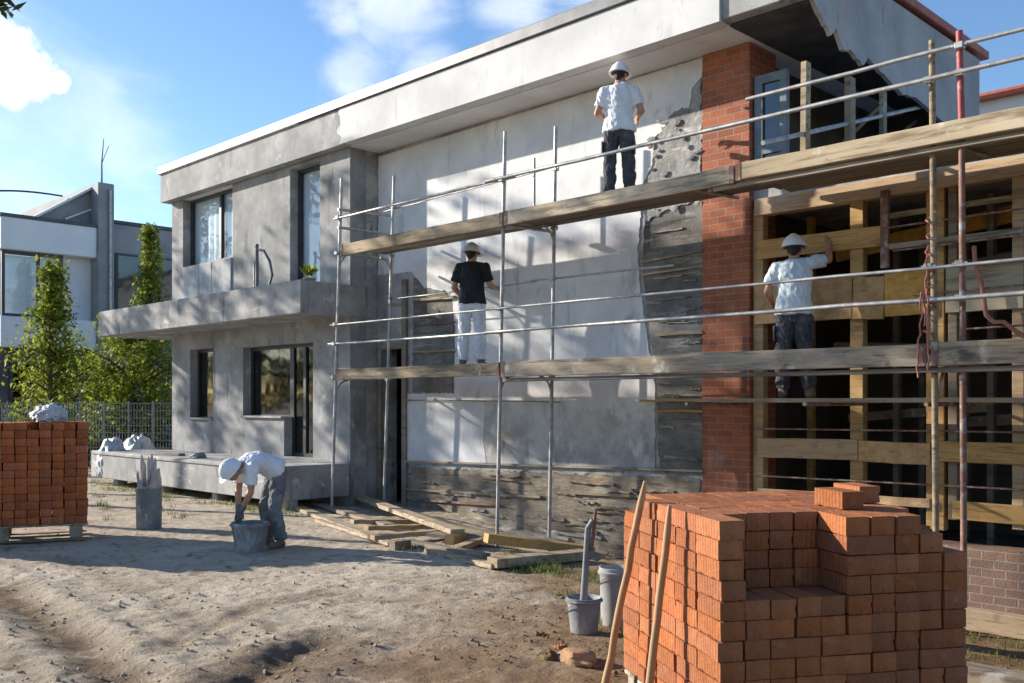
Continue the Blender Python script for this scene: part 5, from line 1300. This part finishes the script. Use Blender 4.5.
# hedge and fence at the back left
hx0, hx1 = T(-60, HZ, 26), T(175, HZ, 25.2)
hb = B(); rng = random.Random(12); cl = []
for i in range(46):
    f = i/45; c = hx0.lerp(hx1, f); cl += [(V((c.x, c.y, rng.uniform(.2, 1.3))), .42), (V((c.x+rng.uniform(-.3, .3), c.y, rng.uniform(.3, 1.1))), .38)]
leaf_cloud(hb, cl, 9000, .10, rng)
hedge = thing('hedge', 'dark green hedge behind the mesh fence', 'hedge', hx0)
obj('foliage', hb, 'leaf_dark', hedge, recalc=False)
tb = B()
for i in range(18): c = hx0.lerp(hx1, (i+.5)/18); tb.tube([(c.x, c.y, -.2), (c.x, c.y, .9)], [.04, .015], 5)
obj('stem', tb, 'bark', hedge)
f0, f1 = T(-40, HZ, 22.6), T(178, HZ, 22.0)
fe = thing('mesh_fence', 'grey wire mesh site fence behind the left brick stack', 'fence', (f0.x, f0.y, 0))
zt, zb = 1.62, .1; n = 9
for i in range(n+1):
    c = f0.lerp(f1, i/n); bb = B(); bb.tube([(c.x, c.y, -.3), (c.x, c.y, zt+.05)], .022, 8); obj('post', bb, 'fence', fe)
bb = B(); L = (f1-f0).length; k = int(L/.07)
for i in range(k+1):
    c = f0.lerp(f1, i/k); bb.beam((c.x, c.y, zb), (c.x, c.y, zt), .010, .010, up=V((1, 0, 0)))
for j in range(10):
    z = zb+(zt-zb)*j/9; bb.beam((f0.x, f0.y, z), (f1.x, f1.y, z), .012, .012)
obj('mesh_panel', bb, 'fence', fe)

# ------------------------------------------------------------ neighbour house (left)
XN = -31.0
def NP(u, v, X=XN):
    a = (u-CU)/FPX; t = X/(R2*(a-1)); return V((X, R2*(a+1)*t, CAMH+t*(HZ-v)/FPX))
nh = thing('neighbour_house', 'pale modern house with big windows behind the young trees', 'house', (XN-4, 11, 0))
ya, yb_, yc, yd = NP(1, 400).y, NP(97, 400).y, NP(113, 400).y, 17.5
b = B(); b.box(XN-7, XN, ya, yb_, 6.22, 7.18); obj('upper_box', b, 'neighbour_white', nh, 'white box of the upper storey', bevel=.02)
b = B(); b.box(XN-7.05, XN+.04, ya-.04, yb_, 7.183, 7.28); obj('roof_edge', b, 'neighbour_dark', nh)
b = B(); b.box(XN-7, XN-.02, ya, yb_, 3.30, 4.22); obj('floor_band', b, 'neighbour_white', nh, bevel=.02)
b = B(); b.box(XN-7, XN-.5, NP(68, 400).y, yb_, 4.223, 6.217); b.box(XN-7, XN-3.6, ya, NP(68, 400).y, 4.224, 6.216); obj('recessed_wall', b, 'neighbour_white', nh)
b = B(); b.box(XN-7, XN-.55, ya+.02, yb_-.01, -.3, 3.297); obj('ground_floor', b, 'neighbour_dark', nh)
b = B(); y0, y1 = ya+.08, NP(66, 400).y
for y in (y0, y0+1.0, y1-.1): b.box(XN-.28, XN-.20, y, y+.09, 4.23, 6.21)
b.box(XN-.279, XN-.201, y0+.09, y1-.1, 6.10, 6.205); b.box(XN-.279, XN-.201, y0+.09, y1-.1, 4.235, 4.32)
nw = obj('window', b, 'frame', nh, 'large corner window of the upper storey')
g = B(); g.box(XN-.25, XN-.23, y0+.05, y1-.05, 4.3, 6.12); obj('pane', g, 'glass', nw)
g = B(); g.box(XN-.5, XN-.47, y0+.1, y1-.2, 4.3, 6.1); obj('blind', g, 'curtain', nw)
b = B(); b.box(XN-7, XN+.1, yb_+.003, yc, -.3, 8.62); obj('pillar', b, 'neighbour_grey', nh, 'tall grey pillar beside the box', bevel=.02)
b = B(); b.box(XN-6.9, XN-.35, yc+.003, yd, -.3, 7.45); obj('rear_wing', b, 'neighbour_grey', nh, 'grey rear wing', bevel=.02)
b = B(); b.box(XN-6.95, XN-.3, yc+.004, yd+.05, 7.453, 7.56); obj('roof_edge', b, 'neighbour_dark', nh)
b = B(); b.box(XN-.349, XN-.29, yc+.2, yd-1.2, 4.3, 6.5); w2 = obj('window', b, 'frame', nh)
g = B(); g.box(XN-.288, XN-.27, yc+.28, yd-1.28, 4.38, 6.42); obj('pane', g, 'glass_dark', w2)
b = B(); b.box(XN-.548, XN-.5, ya+.4, yb_-.5, .3, 2.9); w2 = obj('window', b, 'frame', nh)
g = B(); g.box(XN-.498, XN-.48, ya+.5, yb_-.6, .4, 2.8); obj('pane', g, 'glass_dark', w2)
s0, s1, s2 = NP(31, 216, XN-.6), NP(96, 187, XN-.6), NP(96, 226, XN-.6)
b = B(); b.prism([V((s0.x, s0.y, 7.29)), V((s1.x, s1.y, 7.29)), V((s1.x, s1.y, s1.z))], (-.25, 0, 0)); obj('roof_screen', b, 'neighbour_grey', nh, 'sloping stair screen on the roof')
b = B(); b.beam(V((s0.x+.03, s0.y, 7.30)), V((s1.x+.03, s1.y, s1.z+.04)), .32, .07); obj('screen_rail', b, 'neighbour_white', nh)
b = B(); b.beam(NP(65, 219, XN-.5), NP(98, 207, XN-.5), .06, .05); obj('screen_rail', b, 'neighbour_white', nh)
b = B(); b.tube([V((XN+.16, yc-.15, 0)), V((XN+.16, yc-.15, 8.4))], .05, 8); obj('downpipe', b, 'steel', nh, smooth=True)
b = B(); ap = V((XN-.3, (yb_+yc)/2+.02, 8.62)); b.tube([ap, ap+V((0, 0, .75)), ap+V((0, .06, 1.5))], [.03, .022, .012], 6); b.tube([ap+V((0, -.0, .7)), ap+V((0, .22, 1.3))], .014, 5)
obj('antenna', b, 'dark_metal', nh)
# power cable from the neighbour house
b = B(); q = NP(62, 196, XN-1.0); p = T(-60, 196, 24); pts = []
for i in range(15):
    f = i/14; c = p.lerp(q, f); c.z -= .35*math.sin(math.pi*f)*0+.0; c.z += .25*math.sin(math.pi*min(1, f))*.6; pts.append(c)
b.tube(pts, .03, 6); solo('power_cable', b, 'black_rubber', 'black overhead cable running to the neighbour roof', 'cable')
# house beyond the right end
bx = T(1010, 100, 24)
rh = thing('distant_house', 'white house with a red roof edge beyond the right end', 'house', (bx.x, bx.y, 0))
def RP(u, v, t): return T(u, v, t)
za = T(1000, 86, 24).z
b = B(); b.box(bx.x-3.2, bx.x+9, bx.y, bx.y+8, -.5, za-.25); obj('wall', b, 'neighbour_white', rh)
b = B(); b.box(bx.x-3.5, bx.x+9.3, bx.y-.4, bx.y+8.3, za-.247, za-.14); obj('roof', b, 'red_trim', rh, bevel=.03)
b = B(); b.box(bx.x-1.2, bx.x+.2, bx.y-.05, bx.y-.003, 5.2, 6.8); w3 = obj('window', b, 'frame', rh)
b = B(); b.box(bx.x-1.1, bx.x+.1, bx.y-.07, bx.y-.052, 5.3, 6.7); obj('pane', b, 'glass_dark', w3)

# treeline added all round to block horizon glow in the windows (one mass)
wb = B(); rng = random.Random(99)
for i in range(150):
    a = 2*math.pi*i/150+rng.uniform(-.02, .02); d = rng.uniform(62, 78)
    if 100 < math.degrees(a) < 128: d += 20
    hgt = rng.uniform(5.5, 9.5); c = V((-8+d*math.cos(a), 5+d*math.sin(a), 0)); wb.tube([c, c+V((0, 0, hgt*.6))], [.25, .1], 5)
    for k in range(110):
        q = V((rng.gauss(0, 1), rng.gauss(0, 1), rng.gauss(0, 1))).normalized()*rng.uniform(.55, 1)
        p = c+V((q.x*2.6, q.y*2.6, hgt*.52+q.z*hgt*.47)); n1 = V((rng.gauss(0, 1), rng.gauss(0, 1), rng.gauss(0, 1))).normalized(); x, y = frame_of(n1); sz = rng.uniform(.35, .8)
        wb.add([p-x*sz, p-y*sz*.7, p+x*sz, p+y*sz*.7], [(0, 1, 2, 3)])
tag(obj('added_woods', wb, 'woods', recalc=False), 'dark green treeline added round the site to block horizon glow in windows', 'woods', kind='stuff')

# ------------------------------------------------------------ sky, sun, camera
def world():
    w = bpy.data.worlds.new('World'); SC.world = w; w.use_nodes = True; nt = w.node_tree
    bg = nt.nodes['Background']; sky = nt.nodes.new('ShaderNodeTexSky'); sky.sky_type = 'NISHITA'; sky.sun_disc = False
    sky.sun_elevation = SUN_EL; sky.sun_rotation = math.atan2(SUN_H.x, SUN_H.y); sky.air_density = 1.0; sky.dust_density = .2; sky.ozone_density = 2.6
    tc = nt.nodes.new('ShaderNodeTexCoord'); d = tc.outputs['Generated']
    def vm(op, a, b=None):
        n = nt.nodes.new('ShaderNodeVectorMath'); n.operation = op
        for i, x in enumerate((a, b)):
            if x is None: continue
            if hasattr(x, 'is_output'): nt.links.new(x, n.inputs[i])
            else: n.inputs[i].default_value = x
        return n
    def mt(op, a, b=None, c=None):
        n = nt.nodes.new('ShaderNodeMath'); n.operation = op
        for i, x in enumerate((a, b, c)):
            if x is None: continue
            if hasattr(x, 'is_output'): nt.links.new(x, n.inputs[i])
            else: n.inputs[i].default_value = x
        return n.outputs[0]
    def nz(scale, det, rough, dist=0, stretch=None):
        v = d
        if stretch: v = vm('MULTIPLY', d, stretch).outputs[0]
        n = nt.nodes.new('ShaderNodeTexNoise'); n.inputs['Scale'].default_value = scale; n.inputs['Detail'].default_value = det; n.inputs['Roughness'].default_value = rough; n.inputs['Distortion'].default_value = dist
        nt.links.new(v, n.inputs['Vector']); return n.outputs['Fac']
    def dirpx(u, v): return (T(u, v, 1)-V((0, 0, CAMH))).normalized()
    def blobs(L):
        acc = None
        for u, v, r in L:
            dist = vm('DISTANCE', d, tuple(dirpx(u, v))).outputs['Value']
            x = mt('SUBTRACT', 1.0, mt('DIVIDE', dist, r/FPX)); acc = x if acc is None else mt('MAXIMUM', acc, x)
        return acc
    n1 = nz(9, 9, .62, .4); n2 = nz(5, 8, .6, .6, (1, 1, 2.6))
    puff = mt('ADD', blobs([(-5, 62, 50), (30, 80, 36), (-60, 60, 80), (14, 92, 26), (58, 84, 18)]), mt('MULTIPLY', mt('SUBTRACT', n1, .5), 1.9))
    puff = maprange(nt, puff, .10, .42)
    wisp = mt('ADD', blobs([(395, 10, 80), (350, 68, 62), (430, 72, 52), (515, 0, 60), (340, 20, 40), (610, -60, 120), (980, 260, 120)]), mt('MULTIPLY', mt('SUBTRACT', n2, .5), 2.0))
    wisp = mt('MULTIPLY', maprange(nt, wisp, .15, .95), .50)
    veil = mt('ADD', blobs([(20, 170, 170), (110, 150, 80), (90, 115, 60), (-80, 200, 260)]), mt('MULTIPLY', mt('SUBTRACT', n2, .5), 1.5))
    veil = mt('MULTIPLY', maprange(nt, veil, .10, .95), .32)
    # loose clouds elsewhere so reflections are not of an empty sky
    fac = mt('MAXIMUM', puff, mt('MAXIMUM', wisp, veil))
    skyc = nt.nodes.new('ShaderNodeHueSaturation'); skyc.inputs['Saturation'].default_value = 1.1; skyc.inputs['Value'].default_value = .90; skyc.inputs['Hue'].default_value = .504; nt.links.new(sky.outputs[0], skyc.inputs['Color'])
    shade = maprange(nt, nz(14, 6, .6), .3, .7)
    cc = mixc(nt, shade, (4.6, 4.9, 5.4), (6.6, 6.6, 6.6))
    mx = mixc(nt, fac, skyc.outputs[0], cc)
    nt.links.new(mx, bg.inputs[0]); bg.inputs[1].default_value = .115
world()
sl = bpy.data.lights.new('sun', 'SUN'); sl.energy = 4.3; sl.angle = math.radians(.55); sl.color = (1.0, .915, .80)
so = bpy.data.objects.new('sun', sl); COL.objects.link(so)
sdir = V((SUN_H.x*math.cos(SUN_EL), SUN_H.y*math.cos(SUN_EL), math.sin(SUN_EL)))
so.rotation_euler = (-sdir).to_track_quat('-Z', 'Y').to_euler(); so.location = sdir*60
cam = bpy.data.cameras.new('camera'); co = bpy.data.objects.new('camera', cam); COL.objects.link(co)
cam.sensor_width = 36; cam.lens = FPX/1024*36; cam.shift_y = (HZ-341.5)/1024; cam.clip_end = 2000; cam.clip_start = .05
co.location = (0, 0, CAMH); co.rotation_euler = (math.radians(90), 0, math.radians(45)); SC.camera = co
SC.render.resolution_x, SC.render.resolution_y = 1024, 683
vs = SC.view_settings; vs.view_transform = 'Standard'; vs.look = 'None'; vs.gamma = 1; vs.exposure = 1.08; vs.use_curve_mapping = False
SC.render.engine = 'CYCLES'
